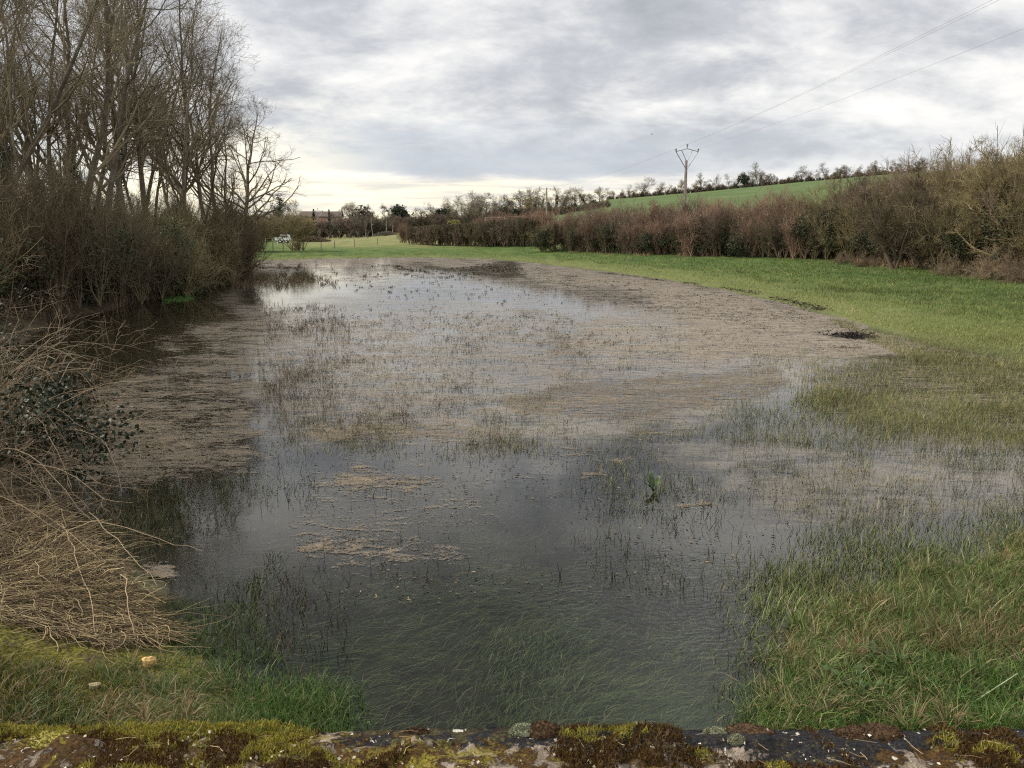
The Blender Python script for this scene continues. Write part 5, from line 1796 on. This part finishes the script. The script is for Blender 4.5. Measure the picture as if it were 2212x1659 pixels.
# next support of the line stands behind the view point, on the far side of the road
t0 = [Vector((13.3, -16, 10.2)), Vector((14.2, -16, 10.9)), Vector((15.9, -16, 9.9))]
for k_, nm in enumerate(('thin cable from the left arm of the forked pole', 'thin cable from the middle of the forked pole, highest of three', 'thin cable from the right arm of the forked pole, apart from the others')):
    pts = []
    for a, b_, sag, nseg in ((t0[k_], t1[k_], .75, 40), (t1[k_], t2[k_], .9, 40)):
        for j in range(nseg + (b_ is t2[k_])):
            u = j / nseg
            q = a.lerp(b_, u)
            pts.append((q.x, q.y, q.z - 4 * sag * u * (1 - u)))
    o = Mesh().tube(np.array(pts), .005, 4).build('power_cable', M['wire'])
    tag(o, nm, 'cable', 'cables of the power line')
X, Y = q1.x + .1, 84.6
Template('ivy_clump', [('leaves', leaf_mass(471, 900, .55, .5, 1.1, 2.6, .16, 6).mesh('leaves', M['ivy']))]).put((X, Y, z1 + .6), 0, 1.0, 'dark ivy clump round the foot of the tall concrete pole', 'ivy', None)

# two birds far off
bv = [(0, .22, 0), (.05, .05, .02), (.04, -.12, .01), (0, -.28, 0), (-.04, -.12, .01), (-.05, .05, .02), (.26, .06, .10), (.52, -.06, .05), (.24, -.06, .09), (-.26, .06, .10), (-.52, -.06, .05), (-.24, -.06, .09), (0, 0, -.06), (0, 0, .06)]
bt = [(0, 1, 13), (1, 2, 13), (2, 3, 13), (3, 4, 13), (4, 5, 13), (5, 0, 13), (1, 0, 12), (2, 1, 12), (3, 2, 12), (4, 3, 12), (5, 4, 12), (0, 5, 12), (1, 6, 2), (6, 8, 2), (6, 7, 8), (5, 4, 9), (9, 4, 11), (9, 11, 10)]
for px, py, Y, lb in ((1408, 290, 150, 'small dark bird flying left of the tall pole top'), (748, 410, 220, 'tiny bird flying above the far house trees')):
    q = at_y(px, py, Y)
    o = Mesh().add(bv, None, bt).build('bird', M['rubber'], loc=q)
    o.rotation_euler = (0, 0, .8)
    tag(o, lb, 'bird', 'birds in the sky')

# ------------------------------------------------------------------ foreground left: bramble and stalk heap
rs = R(61)


def bramble(seed, n, h, w_, loc, label, leaf_n, leaf_c):
    rs = R(seed)
    root = np.zeros((n, 2, 3))
    root[:, 0, :2] = rs.randn(n, 2) * w_ * .28
    root[:, 0, 2] = -.05
    root[:, 1] = root[:, 0] + np.stack([rs.randn(n) * .08, rs.randn(n) * .08, np.full(n, .3)], 1)
    k = 12
    d = rs.randn(n, 3) * [.45, .45, 0] + [.12, 0, 1]
    d /= np.linalg.norm(d, axis=1, keepdims=True)
    L = h * rs.uniform(.8, 1.7, n)
    P = np.zeros((n, k, 3))
    P[:, 0] = root[:, 0]
    for j in range(1, k):
        d = d + rs.randn(n, 3) * .10 + np.array([.015, 0, -.16])
        d /= np.linalg.norm(d, axis=1, keepdims=True)
        P[:, j] = P[:, j - 1] + d * (L / (k - 1))[:, None]
    P[:, :, 2] = np.maximum(P[:, :, 2], .03 + .1 * rs.rand(n, 1))
    r = .0058 * rs.uniform(.6, 1.25, (n, 1)) * np.linspace(1, .35, k)[None]
    P2, r2 = grow(rs, P, r, 7, .2, 1.0, h * .26, (25, 75), 5, .5, -.03, .6, .0018, .6, .5)
    P3, r3 = grow(rs, P2, r2, 3, .2, 1.0, h * .09, (25, 75), 3, .5, -.02, .7, .0013, .6, .5)
    e = empty('bramble_bush', loc)
    tag(e, label, 'bramble', 'brambles on the near left bank')
    Mesh().tube(P, r, 5).tube(P2, r2, 3).tube(P3, r3, 3).build('canes', M['cane'], e)
    lm = R(seed + 1)
    c = lm.randn(20, 3) * [.62, .55, .36] + leaf_c
    kk = lm.randint(0, 20, leaf_n)
    LP = c[kk] + lm.randn(leaf_n, 3) * [.16, .16, .15]
    LP[:, 2] = np.maximum(LP[:, 2], .05)
    V, T = leaf_quads(lm, LP, lm.uniform(.03, .07, leaf_n), .3, .7)
    Mesh().add(V, None, T).build('leaves', M['bramble_leaf'], e)
    return e


bramble(611, 150, 1.55, 1.5, (-5.75, 8.6, .28), 'tangled bramble with dark leaves, the taller one at the left edge', 5000, (.20, .0, .60))
bramble(612, 110, 1.35, 1.2, (-6.4, 7.2, .30), 'low bramble at the left edge close behind the dry stalk heap', 1200, (.1, .0, .5))
bramble(613, 60, 1.9, 1.8, (-8.4, 11.5, .35), 'sprawling grey bramble under the first trees, behind the taller bramble', 3500, (.2, .0, .7))
bramble(614, 40, 1.7, 1.8, (-11.0, 15.5, .35), 'far bramble at the foot of the wood beyond the others', 900, (.2, .0, .7))

# heap of dead stalks
n = 7500
q = np.stack([rs.uniform(-160, 400, 6 * n), rs.uniform(1060, 1440, 6 * n)], 1)
HEAP = [(-160, 1060), (50, 1075), (140, 1120), (215, 1180), (280, 1240), (305, 1320), (375, 1372), (325, 1402), (230, 1425), (90, 1410), (-160, 1380)]
q = q[inside(HEAP, q[:, 0], q[:, 1])][:n]
P = ground_pt(q[:, 0], q[:, 1])
n = len(P)
hd_ = sdist([tuple(ground_pt(a, b)[:2]) for a, b in HEAP], P[:, 0], P[:, 1])
zb = np.maximum(ground_z(P[:, 0], P[:, 1]), .0)
P[:, 2] = zb + .04 + np.minimum(-hd_ * .24, .26) * (.5 + .9 * fbm(P[:, 0] * 1.6, P[:, 1] * 1.6, 3, 4)) * rs.rand(n) ** .6
front = sstep(q[:, 1], 1300, 1370)
azm = np.where(rs.rand(n) < .45, 12 * fbm(P[:, 0] * .9, P[:, 1] * .9, 2, 44) + rs.randn(n) * .5, rs.uniform(0, 6.28, n))
azm = np.where(front > rs.rand(n), rs.randn(n) * .45 - .15 + np.pi * (rs.rand(n) < .5), azm)
L = rs.uniform(.08, .26, n) * rs.choice([1, 1, 1.6, 2.4], n)
k = 6
pts = np.zeros((n, k, 3))
pts[:, 0] = P
el = rs.uniform(-.35, .75, n) * (1 - front * .75)
for j in range(1, k):
    st = (L / (k - 1))[:, None]
    pts[:, j] = pts[:, j - 1] + st * np.stack([np.cos(azm) * np.cos(el), np.sin(azm) * np.cos(el), np.sin(el)], 1)
    azm = azm + rs.randn(n) * .32
    el = el - .14 + rs.randn(n) * .06
zg = np.maximum(ground_z(pts[..., 0].ravel(), pts[..., 1].ravel()).reshape(n, k), 0) + .012
pts[:, :, 2] = np.maximum(pts[:, :, 2], zg + rs.rand(n, 1) * .06)
r = np.where(rs.rand(n) < .18, .0042, .0021)[:, None] * np.linspace(1, .6, k)[None] * rs.uniform(.7, 1.2, (n, 1))
V, Q = tubes(pts, r, 4)
C = np.repeat(colmix(rs, n, [(.48, .38, .21), (.31, .235, .125), (.15, .105, .055), (.055, .04, .024)], (2.4, 2.6, 3, 3)), k * 4, 0)
hp = Mesh().add(V, Q, col=C)
# a few long pale canes across it
for a, b_, hz_ in (((150, 1130), (430, 1200), .35), ((0, 1090), (330, 1150), .5), ((60, 1100), (300, 1330), .4), ((10, 1180), (120, 1400), .35), ((130, 1130), (190, 1400), .35), ((260, 1250), (290, 1390), .25), ((-20, 1160), (250, 1190), .5), ((200, 1100), (340, 1250), .3)):
    A1, B1 = ground_pt(*a, .25), ground_pt(*b_, .08)
    u = np.linspace(0, 1, 10)[:, None]
    pp = A1 + (B1 - A1) * u + np.array([0, 0, 1]) * (hz_ * 4 * u * (1 - u) * .22) + np.cumsum(rs.randn(10, 3) * .02, 0)
    hp.tube(pp, np.linspace(.0045, .002, 10)[None], 5, col=(.42, .32, .20))
o = hp.build('dead_stalk_heap', M['dry'])
tag(o, 'heap of tangled tan dead stalks sloping into the water at the left', 'stalk heap')

# yellow stone in the left grass
g = 7
th_, ph = np.meshgrid(np.linspace(0, np.pi, g), np.linspace(0, 2 * np.pi, 2 * g, endpoint=False), indexing='ij')
bump_ = .62 + .75 * fbm(np.cos(ph) * np.sin(th_) * 1.6 + 5, np.sin(ph) * np.sin(th_) * 1.6 + np.cos(th_) * 1.3 + 9, 2, 3)
SV = np.stack([.048 * np.sin(th_) * np.cos(ph), .036 * np.sin(th_) * np.sin(ph), .042 * np.cos(th_)], -1) * bump_[..., None]
ii = np.arange(g * 2 * g).reshape(g, 2 * g)
SQ = np.stack([ii[:-1], np.roll(ii, -1, 1)[:-1], np.roll(ii, -1, 1)[1:], ii[1:]], -1).reshape(-1, 4)
pp = ground_from_view(np.array([322.]), np.array([1440.]))[0]
M['ochre'] = plain('ochre_stone', (.55, .36, .14), .8, 40, .35)
o = Mesh().add(SV.reshape(-1, 3), SQ).build('stone', M['ochre'], smooth=False, loc=(pp[0], pp[1], pp[2] + .035))
tag(o, 'small angular ochre yellow stone lying in the left bank grass', 'stone')
pp2 = ground_from_view(np.array([205.]), np.array([1487.]))[0]
M['tanstone'] = plain('tan_stone', (.30, .25, .15), .85, 40, .3)
o = Mesh().add(SV.reshape(-1, 3) * [.8, .8, .5], SQ).build('stone', M['tanstone'], smooth=False, loc=(pp2[0], pp2[1], pp2[2] + .02))
tag(o, 'flat dull tan stone in the moss of the left bank', 'stone')


# ---- dock plants
def dock(loc, spec, label, seed, mat):
    rs = R(seed)
    e = empty('dock_plant', loc)
    tag(e, label, 'plant', 'broad-leaved docks')
    for (azm, L, wd_, el0, curl) in spec:
        k = 9
        p_ = np.array([rs.randn() * .02, rs.randn() * .02, -.03])
        el = el0
        cen, nor = [], []
        for j in range(k):
            cen.append(p_.copy())
            p_ = p_ + L / (k - 1) * np.array([math.cos(azm) * math.cos(el), math.sin(azm) * math.cos(el), math.sin(el)])
            el -= curl / (k - 1)
        cen = np.array(cen)
        u = np.linspace(0, 1, k)
        wdt = wd_ * np.where(u < .3, .12 + .2 * u, np.sin(np.clip((u - .22) / .78, 0, 1) * np.pi) ** .7) + .004
        side = np.array([-math.sin(azm), math.cos(azm), 0])
        wavy = .012 * np.sin(u * 17 + seed)
        V = np.stack([cen + side * wdt[:, None] * .5 + np.array([0, 0, 1]) * (wdt * .16 + wavy)[:, None], cen, cen - side * wdt[:, None] * .5 + np.array([0, 0, 1]) * (wdt * .16 - wavy)[:, None]], 1).reshape(-1, 3)
        Q = [(3 * j + i, 3 * j + i + 1, 3 * j + i + 4, 3 * j + i + 3) for j in range(k - 1) for i in range(2)]
        Mesh().add(V, Q).build('leaf', mat, e)
    return e


M['dock'] = bark('dock_leaf', (.024, .045, .014), (.055, .09, .028), 9, .42, .1)
pd = ground_pt(1413, 1062)
dock((pd[0], pd[1], 0.0), [(2.9, .24, .075, 1.25, .3), (1.7, .27, .065, 1.40, .9), (.2, .22, .085, 1.25, .5), (3.5, .22, .075, 1.0, .6), (1.0, .24, .04, 1.2, .4), (-1.5, .16, .04, .5, .9)], 'upright green dock plant standing alone in the clear water', 71, M['dock'])
for px, py, lb, sd_ in ((1903, 1430, 'dock rosette in the right bank grass, the one nearer the water', 72), (1842, 1482, 'dock rosette low in the near right grass above the wall', 73)):
    pp = ground_from_view(np.array([float(px)]), np.array([float(py)]))[0]
    dock((pp[0], pp[1], pp[2] + .06), [(a_, .13 + .035 * ((i * 7) % 3), .045, .55, .7) for i, a_ in enumerate((.2, 1.3, 2.5, 3.6, 4.9, 5.7))], lb, sd_, M['dock'])
# pale broken stalk in the right corner
A1, B1 = at_y(2085, 1542, 4.9), at_y(2215, 1480, 5.3)
pa = ground_from_view(np.array([2085.]), np.array([1535.]))[0]
u = np.linspace(0, 1, 6)[:, None]
A1 = np.array([pa[0], pa[1], pa[2] + .02])
o = Mesh().tube((A1 + u * np.array([.36, .10, .17]))[None], np.linspace(.006, .003, 6)[None], 6).build('broken_stalk', plain('green_stalk', (.30, .36, .20), .6, 20, .2))
tag(o, 'single pale green broken stalk leaning over the right bank grass', 'stalk')

# ------------------------------------------------------------------ stone parapet with moss
WT = 2.25                     # top of the wall
WY0, WY1 = .70, 1.127
rs = R(81)


def wall_h(x, y):
    big = fbm(x * 3 + 3, y * 3, 4, 21) - .5
    lump = np.maximum(fbm(x * 14 + 5, y * 14, 3, 22) - .45, 0) * .05
    fine = (fbm(x * 70, y * 70, 3, 23) - .5) * .006
    edge = sstep(y, WY1 - .05, WY1)
    return WT + .004 + big * .014 + lump * (1 - edge) + fine - .005 * edge ** 2


xs = np.concatenate([np.linspace(-9, -1.3, 40), np.linspace(-1.27, 1.27, 640), np.linspace(1.3, 9, 40)])
ys = np.concatenate([np.linspace(WY0, .92, 20), np.linspace(.925, WY1, 60)])
XX, YY = np.meshgrid(xs, ys, indexing='ij')
ZZ = wall_h(XX, YY)
TV = np.stack([XX, YY + (YY == WY1) * (fbm(XX * 9, XX * 0 + 2, 3, 5) - .5) * .03, ZZ], -1)
nxx, nyy = XX.shape
ii = np.arange(nxx * nyy).reshape(nxx, nyy)
Q1 = np.stack([ii[:-1, :-1], ii[1:, :-1], ii[1:, 1:], ii[:-1, 1:]], -1).reshape(-1, 4)
V = [TV.reshape(-1, 3)]
Qs = [Q1]
off = nxx * nyy
for edge_i, yy in ((nyy - 1, WY1), (0, WY0)):
    top = TV[:, edge_i].copy()
    low = top.copy()
    low[:, 2] = -.6 if edge_i else 1.2
    mid = top.copy()
    mid[:, 2] -= .02
    mid[:, 1] += .006 * (1 if edge_i else -1)
    V += [mid, low]
    a = ii[:, edge_i]
    b1 = off + np.arange(nxx)
    c1_ = off + nxx + np.arange(nxx)
    for p_, q_ in ((a, b1), (b1, c1_)):
        qq = np.stack([p_[:-1], p_[1:], q_[1:], q_[:-1]], -1)
        Qs.append(qq[:, ::-1] if edge_i else qq)
    off += 2 * nxx
WV = np.concatenate(V)
# how mossy, how black: broad patches as on the old coping
black = np.clip(sstep(WV[:, 1], 1.05, 1.10) * sstep(WV[:, 0], -.34, -.2) + np.exp(-((WV[:, 0] - .43) / .15) ** 2) * .9, 0, 1)
yel = np.clip(sstep(-WV[:, 0], .28, .36) * sstep(WV[:, 1], 1.09, 1.112) + .3 * np.exp(-((WV[:, 0] + .33) / .1) ** 2) * sstep(WV[:, 1], 1.05, 1.08) + .35 * np.exp(-((WV[:, 0] + .12) / .12) ** 2), 0, 1)
pm, t, b = principled('mossy_stone')
p = t.pos()
m1 = t.noise(p, 27, 7, .68, .5)
m2 = t.noise(p, 55, 6, .7, .5)
m3 = t.noise(p, 190, 4, .7)
m4 = t.noise(t.mapping(p, loc=(3, 1, 0)), 38, 5, .7, .8)
stone = t.mix(t.sstep(m2, .35, .65), (.14, .115, .092), (.35, .29, .23))
blk = t.mix(t.sstep(m3, .45, .7), (.014, .014, .016), (.05, .05, .052))
bmask = t.sstep(t.m('ADD', m1, t.m('MULTIPLY', t.attr('black').outputs['Fac'], .30)), .62, .68)
c = t.mix(bmask, stone, blk)
brown = t.mix(t.sstep(m3, .35, .65), (.030, .017, .007), (.105, .058, .018))
mm = t.sstep(t.m('SUBTRACT', t.m('ADD', m1, t.m('MULTIPLY', m2, .35)), t.m('MULTIPLY', t.attr('black').outputs['Fac'], .13)), .60, .66)
c = t.mix(mm, c, brown)
olive = t.mix(t.sstep(m3, .35, .65), (.10, .08, .012), (.30, .25, .04))
om = t.sstep(t.m('ADD', m4, t.m('MULTIPLY', t.attr('yellow').outputs['Fac'], .34)), .56, .66)
om = t.m('MULTIPLY', om, t.m('SUBTRACT', 1.0, t.m('MULTIPLY', t.attr('black').outputs['Fac'], .8)))
c = t.mix(om, c, olive)
lich = t.sstep(t.noise(t.mapping(p, loc=(7, 7, 0)), 46, 3, .6, .6), .665, .69)
c = t.mix(t.m('MULTIPLY', lich, .9), c, (.60, .58, .50))
t.l.new(c, b.inputs['Base Color'])
b.inputs['Roughness'].default_value = .95
b.inputs['Specular IOR Level'].default_value = .2
bp = t.new('ShaderNodeBump')
bp.inputs['Strength'].default_value = 1.0
bp.inputs['Distance'].default_value = .006
t.put(bp.inputs['Height'], t.m('ADD', t.m('ADD', m3, m2), t.m('MULTIPLY', mm, .8)))
t.l.new(bp.outputs[0], b.inputs['Normal'])
wall = empty('stone_wall', (0, 1.0, 0))
tag(wall, 'old mossy stone bridge parapet along the bottom of the view', 'wall')
cm = make_mesh('coping', WV - [0, 1.0, 0], np.concatenate(Qs), None, pm, True, None, dict(black=black, yellow=yel))
link('coping', cm, wall)
# moss: tiny shoots in patches
n = 90000
P = np.stack([rs.uniform(-1.05, 1.05, n), rs.uniform(.93, WY1 - .004, n)], 1)
den = fbm(P[:, 0] * 11, P[:, 1] * 11, 4, 31)
bl = np.clip(sstep(P[:, 1], 1.05, 1.10) * sstep(P[:, 0], -.34, -.2) + np.exp(-((P[:, 0] - .43) / .15) ** 2) * .9, 0, 1)
yl = np.clip(sstep(-P[:, 0], .26, .34) * sstep(P[:, 1] + .03 * (fbm(P[:, 0] * 9, P[:, 1] * 9, 2, 8) - .5), 1.088, 1.11), 0, 1)
k = den + .45 * yl - .22 * bl > .44 + .08 * rs.rand(n)
P, den, yl = P[k], den[k], yl[k]
n = len(P)
sp2 = fbm(P[:, 0] * 22 + 9, P[:, 1] * 22, 3, 33) + .40 * yl + .10 * np.exp(-((P[:, 0] + .15) / .2) ** 2)
cA = colmix(rs, n, [(.05, .026, .008), (.09, .05, .014), (.14, .085, .02)], (3, 3, 1))
cB = colmix(rs, n, [(.22, .19, .03), (.33, .29, .045), (.16, .15, .03)], (3, 2, 2))
col = np.where((sp2 > .63)[:, None], cB, cA)
P3 = np.stack([P[:, 0], P[:, 1] - 1.0, wall_h(P[:, 0], P[:, 1]) - .001], 1)
P3[:, 2] += np.maximum(den - .45, 0) * .03 + yl * .008
V, Q, T, C = blades(rs, P3, rs.uniform(.004, .011, n), rs.uniform(.0012, .0026, n), np.abs(rs.randn(n)) * .5, rs.uniform(0, 6.28, n), 2, .8, col)
mo = Mesh().add(V, Q, T, C).build('moss', M['blade'], wall)
tag(mo, kind='stuff')
# moss cushions on the far arris
M['grey_moss'] = plain('grey_moss', (.20, .21, .13), .95, 60, .4)
M['brown_moss'] = plain('brown_moss', (.06, .032, .012), .95, 60, .4)
M['green_moss'] = plain('yellow_moss', (.24, .21, .035), .95, 60, .4)
for i, (px, rr, hh, mt) in enumerate(((1128, .021, .015, 'grey_moss'), (1172, .030, .018, 'brown_moss'), (1205, .019, .012, 'grey_moss'), (1228, .015, .012, 'grey_moss'), (1386, .024, .017, 'grey_moss'), (1545, .020, .009, 'grey_moss'), (1620, .042, .010, 'brown_moss'), (1850, .032, .012, 'brown_moss'), (1900, .036, .012, 'brown_moss'), (900, .02, .007, 'brown_moss'), (1590, .013, .014, 'grey_moss'), (590, .030, .010, 'green_moss'), (480, .035, .010, 'green_moss'), (330, .04, .012, 'green_moss'), (120, .04, .011, 'green_moss'), (30, .03, .010, 'green_moss'))):
    Yc = WY1 - .012 - .02 * ((i * 5) % 3) * (i > 9)
    X = x_of(px, Yc, WT)
    r2 = R(900 + i)
    n = 700
    d = r2.randn(n, 3)
    d[:, 2] = np.abs(d[:, 2])
    d /= np.linalg.norm(d, axis=1, keepdims=True)
    rad3 = np.array([rr, rr * .6, hh])
    lump = .8 + .4 * fbm(d[:, 0] * 2.5 + i, d[:, 1] * 2.5 + d[:, 2] * 2, 3, i)[:, None]
    V, T = leaf_quads(r2, d * rad3 * lump * .97, .0045, 0, .5)
    th2, ph2 = np.meshgrid(np.linspace(0, np.pi / 2, 8), np.linspace(0, 2 * np.pi, 20, endpoint=False), indexing='ij')
    dd = np.stack([np.sin(th2) * np.cos(ph2), np.sin(th2) * np.sin(ph2), np.cos(th2)], -1)
    lump = .8 + .4 * fbm(dd[..., 0] * 2.5 + i, dd[..., 1] * 2.5 + dd[..., 2] * 2, 3, i)[..., None]
    DV = (dd * rad3 * lump * .95).reshape(-1, 3)
    ii = np.arange(160).reshape(8, 20)
    DQ = np.stack([ii[:-1], ii[1:], np.roll(ii, -1, 1)[1:], np.roll(ii, -1, 1)[:-1]], -1).reshape(-1, 4)
    o = Mesh().add(DV, DQ).add(V, None, T).build('moss_cushion', M[mt], wall, loc=(X, Yc - 1.0, float(wall_h(np.array(X), np.array(Yc))) - .002))
    tag(o, label={'grey_moss': 'pale grey moss cushion', 'brown_moss': 'dark brown moss cushion', 'green_moss': 'yellow green moss cushion'}[mt])
# crumbs, dead grass bits and pale flakes lying on the coping
n = 420
P = np.stack([rs.uniform(-.95, .95, n), rs.uniform(.94, 1.10, n)], 1)
P3 = np.stack([P[:, 0], P[:, 1] - 1.0, wall_h(P[:, 0], P[:, 1]) + .008], 1)
V, T = leaf_quads(rs, P3, rs.uniform(.002, .007, n), .8, .8)
lt = Mesh().add(V, None, T, np.repeat(colmix(rs, n, [(.55, .50, .40), (.40, .34, .24), (.65, .62, .55)], (2, 2, 1)), 4, 0))
n = 70
P = np.stack([rs.uniform(-.95, .95, n), rs.uniform(.94, 1.09, n)], 1)
azm = rs.uniform(0, 6.28, n)
L = rs.uniform(.008, .032, n)
P3 = np.stack([P[:, 0], P[:, 1] - 1.0, wall_h(P[:, 0], P[:, 1]) + .012], 1)
e3 = np.stack([np.cos(azm), np.sin(azm), rs.uniform(-.1, .25, n)], 1) * L[:, None]
pts = np.stack([P3, P3 + e3 * .5 + rs.randn(n, 3) * .002, P3 + e3], 1)
V, Q = tubes(pts, np.full((n, 3), .0005), 4)
lt.add(V, Q, col=np.repeat(colmix(rs, n, [(.45, .34, .2), (.25, .17, .09)], (1, 1)), 12, 0))
tag(lt.build('litter', M['dry'], wall), kind='stuff')
# the road the wall belongs to, underfoot
rm = plain('asphalt', (.05, .05, .052), .9, 30, .3)
o = Mesh().box((0, -2.6, 1.36), (60, 6.4, .10)).build('road', rm, smooth=False)
tag(o, kind='structure')
